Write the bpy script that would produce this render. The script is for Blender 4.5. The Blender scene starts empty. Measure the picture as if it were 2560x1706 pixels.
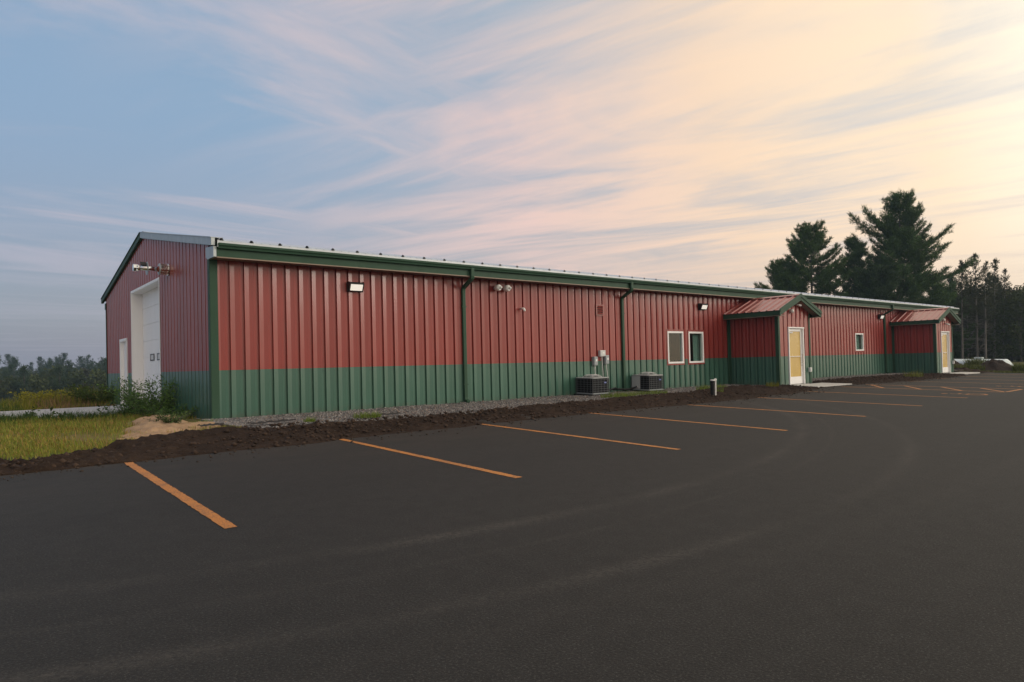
import bpy, math, random
import numpy as np
from mathutils import Vector, Matrix
rad = math.radians
random.seed(7); rng = np.random.default_rng(7)
sc = bpy.context.scene
COL = sc.collection

# ------------------------------------------------------------------ camera
TH = math.atan(2060 / 1684.0)                 # heading, from the long wall's direction
FW = Vector((math.cos(TH), math.sin(TH), 0)); RT = Vector((math.sin(TH), -math.cos(TH), 0)); UP = Vector((0, 0, 1))
ROLL = math.atan(0.01047)
CAM = Vector((-4.11, -14.97, 1.40))
cd = bpy.data.cameras.new('camera'); cam = bpy.data.objects.new('camera', cd); COL.objects.link(cam)
cx = math.cos(ROLL) * RT - math.sin(ROLL) * UP; cy = math.sin(ROLL) * RT + math.cos(ROLL) * UP; cz = -FW
m = Matrix.Identity(4)
for i in range(3):
    m[i][0], m[i][1], m[i][2], m[i][3] = cx[i], cy[i], cz[i], CAM[i]
cam.matrix_world = m
cd.sensor_width = 36; cd.lens = 36 * 1684 / 2560; cd.shift_y = 0.0100; cd.clip_end = 3000; cd.clip_start = 0.1
sc.camera = cam

# ------------------------------------------------------------------ sun, sky, exposure
SUN_AZ = rad(48); SUN_EL = rad(17)            # azimuth: from +X towards -Y
SD = Vector((math.cos(SUN_EL) * math.cos(SUN_AZ), -math.cos(SUN_EL) * math.sin(SUN_AZ), math.sin(SUN_EL)))
sl = bpy.data.lights.new('sun', 'SUN'); sun = bpy.data.objects.new('sun', sl); COL.objects.link(sun)
sl.energy = 0.84; sl.angle = rad(22); sl.color = (1.0, 0.89, 0.78)
sun.rotation_euler = (-SD).to_track_quat('-Z', 'Y').to_euler()
sc.view_settings.view_transform = 'Standard'; sc.view_settings.look = 'None'
sc.view_settings.gamma = 1; sc.view_settings.use_curve_mapping = False
sc.view_settings.exposure = 0.25
SKY_STRENGTH = 0.12

class NT:
    """small helper that adds nodes and wires them"""
    def __init__(s, tree):
        s.t = tree; s.t.nodes.clear()
    def n(s, typ, inputs=None, **props):
        nd = s.t.nodes.new(typ)
        for k, v in props.items(): setattr(nd, k, v)
        for k, v in (inputs or {}).items():
            if isinstance(v, bpy.types.NodeSocket): s.t.links.new(v, nd.inputs[k])
            else: nd.inputs[k].default_value = v
        return nd
    def math(s, op, a, b=None, c=None, clamp=False):
        d = {0: a}
        if b is not None: d[1] = b
        if c is not None: d[2] = c
        return s.n('ShaderNodeMath', d, operation=op, use_clamp=clamp).outputs[0]
    def vmath(s, op, a, b=None):
        d = {0: a}
        if b is not None: d[1] = b
        nd = s.n('ShaderNodeVectorMath', d, operation=op)
        return nd.outputs['Value'] if op in ('DOT_PRODUCT', 'LENGTH') else nd.outputs[0]
    def ramp(s, fac, stops, interp='LINEAR'):
        nd = s.n('ShaderNodeValToRGB', {0: fac}); nd.color_ramp.interpolation = interp
        el = nd.color_ramp.elements
        while len(el) > 1: el.remove(el[-1])
        for i, (p, c) in enumerate(stops):
            e = el[0] if i == 0 else el.new(p)
            e.position = p; e.color = c if len(c) == 4 else (*c, 1)
        return nd.outputs[0]
    def mix(s, fac, a, b, mode='MIX'):
        nd = s.n('ShaderNodeMix', None, data_type='RGBA', blend_type=mode)
        for k, v in ((0, fac), (6, a), (7, b)):
            if isinstance(v, bpy.types.NodeSocket): s.t.links.new(v, nd.inputs[k])
            else: nd.inputs[k].default_value = v if k == 0 or len(v) == 4 else (*v, 1)
        return nd.outputs[2]
    def noise(s, vec, scale, detail=4, rough=0.55, dist=0.0):
        return s.n('ShaderNodeTexNoise', {'Vector': vec, 'Scale': scale, 'Detail': detail, 'Roughness': rough, 'Distortion': dist}).outputs[0]
    def mapping(s, vec, scale=(1, 1, 1), rot=(0, 0, 0), loc=(0, 0, 0)):
        return s.n('ShaderNodeMapping', {'Vector': vec, 'Scale': scale, 'Rotation': rot, 'Location': loc}).outputs[0]

W = bpy.data.worlds.new('World'); sc.world = W; W.use_nodes = True
g = NT(W.node_tree)
d = g.n('ShaderNodeTexCoord').outputs['Generated']
sky = g.n('ShaderNodeTexSky', sky_type='NISHITA', sun_disc=False, sun_elevation=SUN_EL,
          sun_rotation=math.atan2(SD.x, SD.y), altitude=50, air_density=1.0, dust_density=2.0, ozone_density=2.0).outputs[0]
sky = g.mix(1.0, sky, (SKY_STRENGTH,) * 3, 'MULTIPLY')
sx = g.n('ShaderNodeSeparateXYZ', {0: d})
near = g.vmath('DOT_PRODUCT', d, tuple(SD))                       # 1 towards the sun, -1 away
zc = g.math('ADD', g.math('MAXIMUM', sx.outputs[2], 0.0), 0.035)
pl = g.n('ShaderNodeCombineXYZ', {0: g.math('DIVIDE', sx.outputs[0], zc), 1: g.math('DIVIDE', sx.outputs[1], zc)}).outputs[0]
# thin high cloud, stretched along the wind; two layers
ax = math.atan2(1.70, -0.48)
q1 = g.mapping(pl, rot=(0, 0, -ax)); q1 = g.mapping(q1, scale=(0.40, 0.85, 1), loc=(5.4, 0.6, 0))
n1 = g.noise(q1, 0.8, 9, 0.56, 2.0)
q1b = g.mapping(pl, rot=(0, 0, -ax + 0.10)); q1b = g.mapping(q1b, scale=(0.30, 2.0, 1), loc=(1.3, 4.2, 0))
n1b = g.noise(q1b, 0.9, 9, 0.58, 2.1)                             # fine streaks
q2 = g.mapping(pl, rot=(0, 0, -0.10)); q2 = g.mapping(q2, scale=(0.42, 1.15, 1), loc=(-2.3, 6.2, 0))
n2 = g.noise(q2, 0.7, 10, 0.60, 1.3)
n3 = g.noise(g.mapping(pl, loc=(7.7, 2.2, 0)), 0.22, 3, 0.5, 0.3)      # where there is cloud at all
cover = g.math('MULTIPLY_ADD', near, 0.16, g.math('MULTIPLY', n3, 0.24))
c1 = g.ramp(g.math('ADD', g.math('ADD', g.math('MULTIPLY', n1, 0.66), g.math('MULTIPLY', n1b, 0.34)), g.math('SUBTRACT', cover, 0.060)), [(0.38, (0, 0, 0)), (0.70, (1, 1, 1))], 'EASE')
c2 = g.ramp(g.math('ADD', n2, g.math('SUBTRACT', g.math('MULTIPLY', n3, 0.24), 0.085)), [(0.46, (0, 0, 0)), (0.76, (1, 1, 1))], 'EASE')
side = g.ramp(g.math('MULTIPLY_ADD', near, 0.5, 0.5), [(0.22, (0, 0, 0)), (0.46, (1, 1, 1))], 'EASE')
cm = g.math('MAXIMUM', g.math('MULTIPLY', c1, side), g.math('MULTIPLY', c2, g.math('MULTIPLY_ADD', side, -0.30, 0.85)))
hor = g.ramp(sx.outputs[2], [(0.0, (0.15,) * 3), (0.16, (1, 1, 1))])
cm = g.math('MULTIPLY', cm, hor)
nr = g.math('MULTIPLY_ADD', near, 0.5, 0.5)
ccol = g.ramp(nr, [(0.0, (0.38, 0.39, 0.47)), (0.19, (0.44, 0.42, 0.49)), (0.315, (0.60, 0.49, 0.50)), (0.47, (0.78, 0.555, 0.49)), (0.61, (0.90, 0.655, 0.455)), (0.72, (0.98, 0.77, 0.535)), (0.79, (1.10, 1.0, 0.80)), (1.0, (1.10, 1.0, 0.82))])
base = g.ramp(nr, [(0.0, (0.24, 0.34, 0.48)), (0.19, (0.24, 0.35, 0.495)), (0.315, (0.255, 0.37, 0.51)), (0.47, (0.35, 0.42, 0.505)), (0.61, (0.49, 0.52, 0.545)), (0.745, (0.66, 0.65, 0.635)), (1.0, (0.80, 0.77, 0.72))])
hz = g.ramp(nr, [(0.0, (0.22, 0.26, 0.33)), (0.16, (0.25, 0.265, 0.335)), (0.315, (0.35, 0.325, 0.36)), (0.46, (0.49, 0.42, 0.39)), (0.61, (0.63, 0.50, 0.43)), (0.73, (0.78, 0.57, 0.44)), (1.0, (0.80, 0.64, 0.52))])
low = g.ramp(sx.outputs[2], [(0.0, (1, 1, 1)), (0.34, (0, 0, 0))], 'EASE')
tint = g.mix(low, base, hz)
skyc = g.mix(0.82, sky, tint)                                      # hazy evening air over the clear-sky model
out = g.mix(g.math('MULTIPLY', cm, 0.85), skyc, ccol)
bg = g.n('ShaderNodeBackground', {0: out, 1: 1.0})
g.n('ShaderNodeOutputWorld', {0: bg.outputs[0]})

# ------------------------------------------------------------------ materials
MATS = {}
def new_mat(name):
    mt = bpy.data.materials.new(name); mt.use_nodes = True
    MATS[name] = mt
    return NT(mt.node_tree), mt
def finish(n, bsdf): n.n('ShaderNodeOutputMaterial', {0: bsdf})
def paint(name, col, rough=0.4, metal=0.0, var=0.10, nscale=3.0, bump=0.0, bscale=40, spec=0.5, streak=True, coat=0.0):
    """plain painted or metal surface with a little wear and unevenness"""
    n, mt = new_mat(name)
    v = n.n('ShaderNodeTexCoord').outputs['Object']
    if streak: v2 = n.mapping(v, scale=(1.0, 1.0, 0.22))
    else: v2 = v
    a = n.noise(v2, nscale, 6, 0.6)
    lo = tuple(c * (1 - var) for c in col); hi = tuple(min(1, c * (1 + var)) for c in col)
    c = n.ramp(a, [(0.3, lo), (0.7, hi)])
    r = n.math('MULTIPLY_ADD', n.noise(v, nscale * 2.3, 5, 0.6), 0.18, rough - 0.09)
    ins = {'Base Color': c, 'Roughness': r, 'Metallic': metal, 'Specular IOR Level': spec, 'Coat Weight': coat, 'Coat Roughness': 0.22}
    b = n.n('ShaderNodeBsdfPrincipled', ins)
    if bump:
        bn = n.n('ShaderNodeBump', {'Height': n.noise(v, bscale, 4, 0.6), 'Strength': bump, 'Distance': 0.01})
        n.t.links.new(bn.outputs[0], b.inputs['Normal'])
    finish(n, b.outputs[0])
    return mt
def cladding(name, col):
    n, mt = new_mat(name)
    v = n.n('ShaderNodeTexCoord').outputs['Object']
    rnd = n.n('ShaderNodeObjectInfo').outputs['Random']
    vv = n.vmath('ADD', v, n.n('ShaderNodeCombineXYZ', {0: n.math('MULTIPLY', rnd, 37.0), 1: 0.0, 2: n.math('MULTIPLY', rnd, 11.0)}).outputs[0])
    a = n.noise(n.mapping(vv, scale=(1.0, 1.0, 0.18)), 3.0, 6, 0.62)
    c = n.ramp(a, [(0.30, tuple(q * 0.89 for q in col)), (0.70, tuple(q * 1.10 for q in col))])
    c = n.mix(1.0, c, n.ramp(rnd, [(0.0, (0.93,) * 3), (1.0, (1.06,) * 3)]), 'MULTIPLY')
    z = n.n('ShaderNodeSeparateXYZ', {0: v}).outputs[2]
    foot = n.ramp(z, [(0.0, (1, 1, 1)), (0.22, (0, 0, 0))], 'EASE')
    mud = n.math('MULTIPLY', foot, n.ramp(n.noise(vv, 11, 6, 0.7), [(0.40, (0, 0, 0)), (0.66, (1, 1, 1))]))
    c = n.mix(n.math('MULTIPLY', mud, 0.55), c, (0.10, 0.075, 0.055))
    dust = n.ramp(n.noise(vv, 26, 4, 0.75), [(0.60, (0, 0, 0)), (0.80, (1, 1, 1))])
    c = n.mix(n.math('MULTIPLY', dust, 0.10), c, (0.35, 0.30, 0.26))
    r = n.math('MULTIPLY_ADD', n.noise(vv, 6, 5, 0.6), 0.20, 0.33)
    b = n.n('ShaderNodeBsdfPrincipled', {'Base Color': c, 'Roughness': r, 'Specular IOR Level': 0.30, 'Coat Weight': 0.6, 'Coat Roughness': 0.16})
    bn = n.n('ShaderNodeBump', {'Height': n.noise(n.mapping(vv, scale=(1, 1, 0.5)), 1.8, 3, 0.5), 'Strength': 0.12, 'Distance': 0.012}); n.t.links.new(bn.outputs[0], b.inputs['Normal'])
    finish(n, b.outputs[0])
cladding('red', (0.268, 0.038, 0.031))
cladding('green', (0.049, 0.130, 0.095))
paint('trim_green', (0.030, 0.074, 0.045), 0.55, var=0.10, spec=0.22)
paint('galvanised', (0.40, 0.44, 0.46), 0.48, metal=0.5, var=0.10, nscale=6)
paint('roof_steel', (0.80, 0.82, 0.83), 0.42, metal=0.08, var=0.08, nscale=2)
paint('flashing', (0.55, 0.60, 0.64), 0.42, metal=0.1, var=0.08)
paint('red_roof', (0.32, 0.066, 0.056), 0.30, var=0.06, spec=0.6, coat=0.6)
paint('white', (0.84, 0.84, 0.84), 0.45, var=0.03)
paint('white_plastic', (0.74, 0.74, 0.72), 0.40, var=0.06, nscale=8)
paint('tan_soffit', (0.26, 0.20, 0.15), 0.55, var=0.08)
paint('dark', (0.012, 0.012, 0.012), 0.6, var=0.2)
paint('black_metal', (0.020, 0.020, 0.021), 0.42, var=0.15)
paint('stainless', (0.72, 0.72, 0.72), 0.18, metal=1.0, var=0.06, nscale=10)
paint('rust_red', (0.30, 0.05, 0.02), 0.5, var=0.15)
paint('grey_box', (0.28, 0.31, 0.33), 0.45, var=0.08)
paint('light_grey', (0.56, 0.57, 0.57), 0.45, var=0.07)
paint('cabinet', (0.40, 0.42, 0.43), 0.45, var=0.08)
paint('coil', (0.014, 0.015, 0.017), 0.7, var=0.25, nscale=30, spec=0.08)
paint('wire', (0.13, 0.14, 0.15), 0.5, metal=0.0, var=0.1)
paint('post_grey', (0.07, 0.075, 0.08), 0.5, var=0.1, spec=0.2)
paint('blue', (0.03, 0.08, 0.42), 0.35, var=0.05)
paint('gold_pane', (0.60, 0.415, 0.120), 0.26, var=0.10, nscale=1.2, coat=0.5)  # opaque gold tone over the whole porch door pane
paint('room_paint', (0.80, 0.86, 0.84), 0.7, var=0.03)
paint('added_backing', (0.22, 0.30, 0.29), 0.7, var=0.08)  # for the panels added behind the glass to lighten the panes
paint('room_green', (0.16, 0.235, 0.205), 0.7, var=0.03)
paint('doorway_shade', (0.05, 0.045, 0.04), 0.7, var=0.05)  # near-black paint standing in for the shade inside a doorway
paint('pvc', (0.80, 0.80, 0.78), 0.32, var=0.04)
paint('black_pipe', (0.012, 0.012, 0.013), 0.45, var=0.2, nscale=9, spec=0.25)
paint('tank', (0.60, 0.68, 0.70), 0.5, var=0.10, nscale=2)
paint('fabric', (0.018, 0.017, 0.017), 0.8, var=0.3, nscale=12)

n, mt = new_mat('glass')
b = n.n('ShaderNodeBsdfPrincipled', {'Base Color': (0.80, 0.90, 0.86, 1), 'Roughness': 0.02, 'IOR': 1.5, 'Transmission Weight': 1.0})
tr = n.n('ShaderNodeBsdfTransparent', {0: (0.80, 0.88, 0.85, 1)})
gl = n.n('ShaderNodeBsdfGlossy', {0: (1, 1, 1, 1), 1: 0.02})
fr = n.n('ShaderNodeFresnel', {0: 1.55})
fac = n.math('MULTIPLY', fr.outputs[0], n.math('SUBTRACT', 1.0, n.n('ShaderNodeNewGeometry').outputs['Backfacing']))
finish(n, n.n('ShaderNodeMixShader', {0: fac, 1: tr.outputs[0], 2: gl.outputs[0]}).outputs[0])

n, mt = new_mat('lamp_lens')
b = n.n('ShaderNodeBsdfPrincipled', {'Base Color': (0.85, 0.85, 0.82, 1), 'Roughness': 0.15, 'Emission Color': (1.0, 0.93, 0.82, 1), 'Emission Strength': 0.35})
finish(n, b.outputs[0])

# asphalt: fine aggregate, faint roller lanes, pale curved tyre scuffs
n, mt = new_mat('asphalt')
v = n.n('ShaderNodeTexCoord').outputs['Object']
big = n.noise(v, 0.16, 4, 0.55)
lane = n.noise(n.mapping(v, scale=(0.05, 0.9, 1)), 1.0, 4, 0.6)
fine = n.noise(v, 75, 5, 0.85)
vor = n.n('ShaderNodeTexVoronoi', {'Vector': v, 'Scale': 70}).outputs[0]
c = n.ramp(n.math('ADD', n.math('MULTIPLY', big, 0.55), n.math('MULTIPLY', lane, 0.45)), [(0.33, (0.0165, 0.0161, 0.0152)), (0.66, (0.0245, 0.0239, 0.0226))])
c = n.mix(n.math('MULTIPLY', n.ramp(fine, [(0.52, (0, 0, 0)), (0.66, (1, 1, 1))]), 0.9), c, (0.086, 0.084, 0.079))
mot = n.noise(v, 5.5, 6, 0.68)
c = n.mix(0.26, c, n.mix(n.ramp(mot, [(0.32, (0, 0, 0)), (0.68, (1, 1, 1))]), (0.45, 0.45, 0.45), (1.55, 1.54, 1.52)), 'MULTIPLY')
pit = n.ramp(n.noise(v, 38, 4, 0.72), [(0.33, (1, 1, 1)), (0.42, (0, 0, 0))])
c = n.mix(n.math('MULTIPLY', pit, 0.75), c, (0.015, 0.015, 0.015))
stn = n.ramp(n.noise(v, 0.8, 5, 0.6, 0.6), [(0.30, (1, 1, 1)), (0.42, (0, 0, 0))])
c = n.mix(n.math('MULTIPLY', stn, 0.30), c, (0.026, 0.025, 0.024))
sep = n.n('ShaderNodeSeparateXYZ', {0: v})
dst = n.math('MULTIPLY', n.ramp(n.math('MULTIPLY_ADD', sep.outputs[1], 0.25, 2.2), [(0.35, (0, 0, 0)), (1.0, (1, 1, 1))]), n.ramp(n.noise(n.mapping(v, scale=(0.5, 1.6, 1)), 1.3, 6, 0.7), [(0.40, (0, 0, 0)), (0.70, (1, 1, 1))]))
c = n.mix(n.math('MULTIPLY', dst, 0.40), c, (0.070, 0.056, 0.045))
tex = n.math('MULTIPLY', n.ramp(n.noise(v, 22, 5, 0.8), [(0.38, (0, 0, 0)), (0.66, (1, 1, 1))]), n.ramp(n.noise(v, 0.55, 5, 0.65), [(0.34, (0, 0, 0)), (0.66, (1, 1, 1))]))
tot = None
for (ox, oy, r, w, s) in [(0.5, 3.45, 14.22, 0.15, 1.0), (0.9, 2.5, 14.66, 0.14, 0.75), (0.2, 3.9, 15.2, 0.06, 0.5), (3.0, 30.0, 42.6, 0.16, 0.22), (15.6, -10.6, 5.1, 0.10, 0.5)]:
    dx = n.math('SUBTRACT', sep.outputs[0], ox); dy = n.math('SUBTRACT', sep.outputs[1], oy)
    rr = n.math('SQRT', n.math('ADD', n.math('MULTIPLY', dx, dx), n.math('MULTIPLY', dy, dy)))
    e = n.math('ABSOLUTE', n.math('SUBTRACT', rr, r))
    k = n.math('MULTIPLY', n.math('SUBTRACT', 1.0, n.math('SMOOTH_MIN', n.math('DIVIDE', e, w), 1.0, 0.4), clamp=True), s)
    tot = k if tot is None else n.math('MAXIMUM', tot, k)
c = n.mix(n.math('MULTIPLY', n.math('MULTIPLY', tot, tex), 1.2, clamp=True), c, (0.068, 0.062, 0.055))
b = n.n('ShaderNodeBsdfPrincipled', {'Base Color': c, 'Roughness': n.math('MULTIPLY_ADD', big, 0.15, 0.72), 'Specular IOR Level': 0.22})
h = n.math('ADD', n.math('MULTIPLY', vor, 0.5), n.math('MULTIPLY', fine, 0.5))
bn = n.n('ShaderNodeBump', {'Height': h, 'Strength': 0.6, 'Distance': 0.006}); n.t.links.new(bn.outputs[0], b.inputs['Normal'])
finish(n, b.outputs[0])

# road paint, worn through to the asphalt in fine specks
n, mt = new_mat('line_paint')
v = n.n('ShaderNodeTexCoord').outputs['Object']
wear = n.ramp(n.math('ADD', n.math('MULTIPLY', n.noise(v, 75, 3, 0.7), 0.7), n.math('MULTIPLY', n.noise(v, 2.5, 4, 0.6), 0.3)), [(0.40, (1, 1, 1)), (0.52, (0, 0, 0))])
c = n.mix(n.noise(v, 4, 4, 0.6), (0.46, 0.165, 0.022), (0.56, 0.22, 0.035))
c = n.mix(n.math('MULTIPLY', wear, 0.8), c, (0.06, 0.05, 0.04))
b = n.n('ShaderNodeBsdfPrincipled', {'Base Color': c, 'Roughness': 0.65})
finish(n, b.outputs[0])

def earth(name, cols, scales=(0.6, 6, 45), bump=0.5, dist=0.02, rough=0.95):
    n, mt = new_mat(name)
    v = n.n('ShaderNodeTexCoord').outputs['Object']
    a = n.noise(v, scales[0], 5, 0.6); b_ = n.noise(v, scales[1], 6, 0.65); f = n.noise(v, scales[2], 4, 0.7)
    c = n.mix(n.ramp(a, [(0.35, (0, 0, 0)), (0.65, (1, 1, 1))]), cols[0], cols[1])
    c = n.mix(n.ramp(b_, [(0.45, (0, 0, 0)), (0.70, (1, 1, 1))]), c, cols[2])
    c = n.mix(n.math('MULTIPLY', n.ramp(f, [(0.55, (0, 0, 0)), (0.72, (1, 1, 1))]), 0.7), c, cols[3])
    b = n.n('ShaderNodeBsdfPrincipled', {'Base Color': c, 'Roughness': rough, 'Specular IOR Level': 0.15})
    hh = n.math('ADD', n.math('MULTIPLY', b_, 1.0), n.math('MULTIPLY', f, 0.6))
    bn = n.n('ShaderNodeBump', {'Height': hh, 'Strength': bump, 'Distance': dist}); n.t.links.new(bn.outputs[0], b.inputs['Normal'])
    finish(n, b.outputs[0])
earth('soil', [(0.026, 0.016, 0.011), (0.042, 0.027, 0.019), (0.017, 0.010, 0.007), (0.080, 0.058, 0.043)], (0.9, 9, 55), 0.9, 0.03)
earth('soil_grey', [(0.040, 0.030, 0.024), (0.058, 0.046, 0.038), (0.028, 0.020, 0.016), (0.10, 0.08, 0.065)], (0.9, 7, 40), 0.9, 0.04)
earth('sand', [(0.36, 0.245, 0.150), (0.44, 0.28, 0.165), (0.25, 0.165, 0.10), (0.56, 0.47, 0.38)], (0.9, 5, 40), 0.5, 0.02)
earth('turf_soil', [(0.16, 0.13, 0.045), (0.12, 0.13, 0.03), (0.20, 0.14, 0.06), (0.24, 0.19, 0.10)], (0.5, 3, 30), 0.5, 0.03)
earth('far_ground', [(0.07, 0.08, 0.025), (0.10, 0.09, 0.03), (0.06, 0.05, 0.02), (0.12, 0.10, 0.05)], (0.05, 0.6, 6), 0.4, 0.05)
earth('concrete', [(0.46, 0.46, 0.45), (0.54, 0.54, 0.52), (0.42, 0.41, 0.40), (0.58, 0.57, 0.55)], (0.5, 4, 60), 0.25, 0.004, 0.8)
earth('gravel_bed', [(0.13, 0.125, 0.12), (0.17, 0.16, 0.15), (0.10, 0.095, 0.09), (0.24, 0.23, 0.22)], (1, 20, 60), 0.9, 0.02)

def attr_mat(name, rough=0.7, transl=0.0, spec=0.3):
    n, mt = new_mat(name)
    at = n.n('ShaderNodeAttribute', attribute_name='col').outputs[0]
    b = n.n('ShaderNodeBsdfPrincipled', {'Base Color': at, 'Roughness': rough, 'Specular IOR Level': spec})
    if transl:
        t = n.n('ShaderNodeBsdfTranslucent', {0: at})
        finish(n, n.n('ShaderNodeMixShader', {0: transl, 1: b.outputs[0], 2: t.outputs[0]}).outputs[0])
    else: finish(n, b.outputs[0])
attr_mat('stone', 0.85, 0.0, 0.25)
attr_mat('leaf', 0.6, 0.30, 0.25)
attr_mat('needle', 0.7, 0.15, 0.15)
n, mt = new_mat('bark')
v = n.n('ShaderNodeTexCoord').outputs['Object']
f = n.noise(n.mapping(v, scale=(1, 1, 0.25)), 9, 6, 0.7)
b = n.n('ShaderNodeBsdfPrincipled', {'Base Color': n.ramp(f, [(0.3, (0.040, 0.034, 0.030)), (0.7, (0.13, 0.11, 0.098))]), 'Roughness': 0.9})
bn = n.n('ShaderNodeBump', {'Height': f, 'Strength': 0.7, 'Distance': 0.03}); n.t.links.new(bn.outputs[0], b.inputs['Normal'])
finish(n, b.outputs[0])
n, mt = new_mat('grey_bark')
v = n.n('ShaderNodeTexCoord').outputs['Object']
f = n.noise(n.mapping(v, scale=(1, 1, 0.2)), 7, 6, 0.7)
b = n.n('ShaderNodeBsdfPrincipled', {'Base Color': n.ramp(f, [(0.3, (0.09, 0.082, 0.075)), (0.7, (0.24, 0.22, 0.20))]), 'Roughness': 0.9})
finish(n, b.outputs[0])

# ------------------------------------------------------------------ mesh helpers
class MB:
    def __init__(s): s.v = []; s.f = []
    def quad(s, a, b, c, d_): s.poly([a, b, c, d_])
    def poly(s, pts):
        i = len(s.v); s.v += [tuple(p) for p in pts]; s.f.append(tuple(range(i, i + len(pts))))
    def box(s, x0, x1, y0, y1, z0, z1):
        i = len(s.v)
        s.v += [(x0, y0, z0), (x1, y0, z0), (x1, y1, z0), (x0, y1, z0), (x0, y0, z1), (x1, y0, z1), (x1, y1, z1), (x0, y1, z1)]
        s.f += [tuple(i + k for k in q) for q in ((3, 2, 1, 0), (4, 5, 6, 7), (0, 1, 5, 4), (1, 2, 6, 5), (2, 3, 7, 6), (3, 0, 4, 7))]
        return s
    def prism(s, poly, axis, a, b):
        """extrude a closed 2-D polygon along an axis; poly is in the two other coordinates, in xyz order"""
        def P(p, t):
            return {0: (t, p[0], p[1]), 1: (p[0], t, p[1]), 2: (p[0], p[1], t)}[axis]
        i = len(s.v); k = len(poly)
        s.v += [P(p, a) for p in poly] + [P(p, b) for p in poly]
        s.f.append(tuple(range(i, i + k))); s.f.append(tuple(range(i + 2 * k - 1, i + k - 1, -1)))
        for j in range(k):
            s.f.append((i + j, i + (j + 1) % k, i + k + (j + 1) % k, i + k + j))
        return s
    def tube(s, pts, r, seg=8, caps=True):
        """round bar through points; r may be a list"""
        pts = [Vector(p) for p in pts]; rs = r if isinstance(r, (list, tuple)) else [r] * len(pts)
        i0 = len(s.v); t0 = None
        for k, p in enumerate(pts):
            t = (pts[min(k + 1, len(pts) - 1)] - pts[max(k - 1, 0)]).normalized()
            if t0 is None:
                a = t.orthogonal().normalized()
            else:
                a = (a - t * a.dot(t)).normalized()
            t0 = t; b_ = t.cross(a)
            for j in range(seg):
                an = 2 * math.pi * j / seg
                s.v.append(tuple(p + rs[k] * (math.cos(an) * a + math.sin(an) * b_)))
        for k in range(len(pts) - 1):
            for j in range(seg):
                s.f.append((i0 + k * seg + j, i0 + k * seg + (j + 1) % seg, i0 + (k + 1) * seg + (j + 1) % seg, i0 + (k + 1) * seg + j))
        if caps:
            s.f.append(tuple(i0 + j for j in range(seg - 1, -1, -1)))
            e = i0 + (len(pts) - 1) * seg; s.f.append(tuple(e + j for j in range(seg)))
        return s
    def mesh(s, name, smooth=False):
        me = bpy.data.meshes.new(name); me.from_pydata(s.v, [], s.f); me.update()
        if smooth:
            me.polygons.foreach_set('use_smooth', [True] * len(me.polygons))
        return me
def link(name, me, mat=None, parent=None, loc=None, rot=None):
    o = bpy.data.objects.new(name, me); COL.objects.link(o)
    if mat and me and not me.materials: me.materials.append(MATS[mat])
    if parent: o.parent = parent
    if loc is not None: o.location = loc
    if rot is not None: o.rotation_euler = rot
    return o
def part(name, mb, mat, parent, bevel=0.0, smooth=False):
    o = link(name, mb.mesh(name, smooth), mat, parent)
    if bevel:
        bv = o.modifiers.new('bevel', 'BEVEL'); bv.width = bevel; bv.segments = 2; bv.limit_method = 'ANGLE'
    return o
def tag(o, label=None, cat=None, group=None, kind=None):
    if label: o['label'] = label
    if cat: o['category'] = cat
    if group: o['group'] = group
    if kind: o['kind'] = kind
    return o
def thing(name, label, cat, loc=(0, 0, 0), rot=(0, 0, 0), group=None):
    o = bpy.data.objects.new(name, None); COL.objects.link(o); o.location = loc; o.rotation_euler = rot
    o.empty_display_size = 0.2
    return tag(o, label, cat, group)
def copy_thing(o, parent=None):
    c = o.copy(); COL.objects.link(c)
    if parent: c.parent = parent
    for ch in list(o.children): copy_thing(ch, c)
    return c
def np_mesh(name, V, F, col=None, mat=None, smooth=False):
    """triangles or quads from numpy arrays, with an optional per-vertex colour"""
    me = bpy.data.meshes.new(name); k = F.shape[1]
    me.vertices.add(len(V)); me.vertices.foreach_set('co', np.ascontiguousarray(V, dtype=np.float32).ravel())
    me.loops.add(F.size); me.loops.foreach_set('vertex_index', np.ascontiguousarray(F, dtype=np.int32).ravel())
    me.polygons.add(len(F)); me.polygons.foreach_set('loop_start', np.arange(0, F.size, k, dtype=np.int32))
    if smooth: me.polygons.foreach_set('use_smooth', np.ones(len(F), dtype=bool))
    me.update(calc_edges=True)
    if col is not None:
        ca = me.color_attributes.new('col', 'FLOAT_COLOR', 'POINT')
        c4 = np.ones((len(V), 4), dtype=np.float32); c4[:, :3] = col
        ca.data.foreach_set('color', c4.ravel())
    if mat: me.materials.append(MATS[mat])
    return me
def vnoise(x, y, seed=0):
    xi = np.floor(x).astype(np.int64); yi = np.floor(y).astype(np.int64); xf = x - xi; yf = y - yi
    def h(a, b):
        k = (a * 374761393 + b * 668265263 + seed * 1442695041) & 0xFFFFFFFF
        k = ((k ^ (k >> 13)) * 1274126177) & 0xFFFFFFFF
        return ((k ^ (k >> 16)) & 0xFFFF) / 65535.0
    u = xf * xf * (3 - 2 * xf); w = yf * yf * (3 - 2 * yf)
    return (h(xi, yi) * (1 - u) + h(xi + 1, yi) * u) * (1 - w) + (h(xi, yi + 1) * (1 - u) + h(xi + 1, yi + 1) * u) * w
def fbm(x, y, scale, octv=4, seed=0, gain=0.5):
    s = 0; a = 1; t = 0
    for k in range(octv):
        s = s + a * vnoise(x * scale, y * scale, seed + k); t += a; a *= gain; scale *= 2.03
    return s / t
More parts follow.
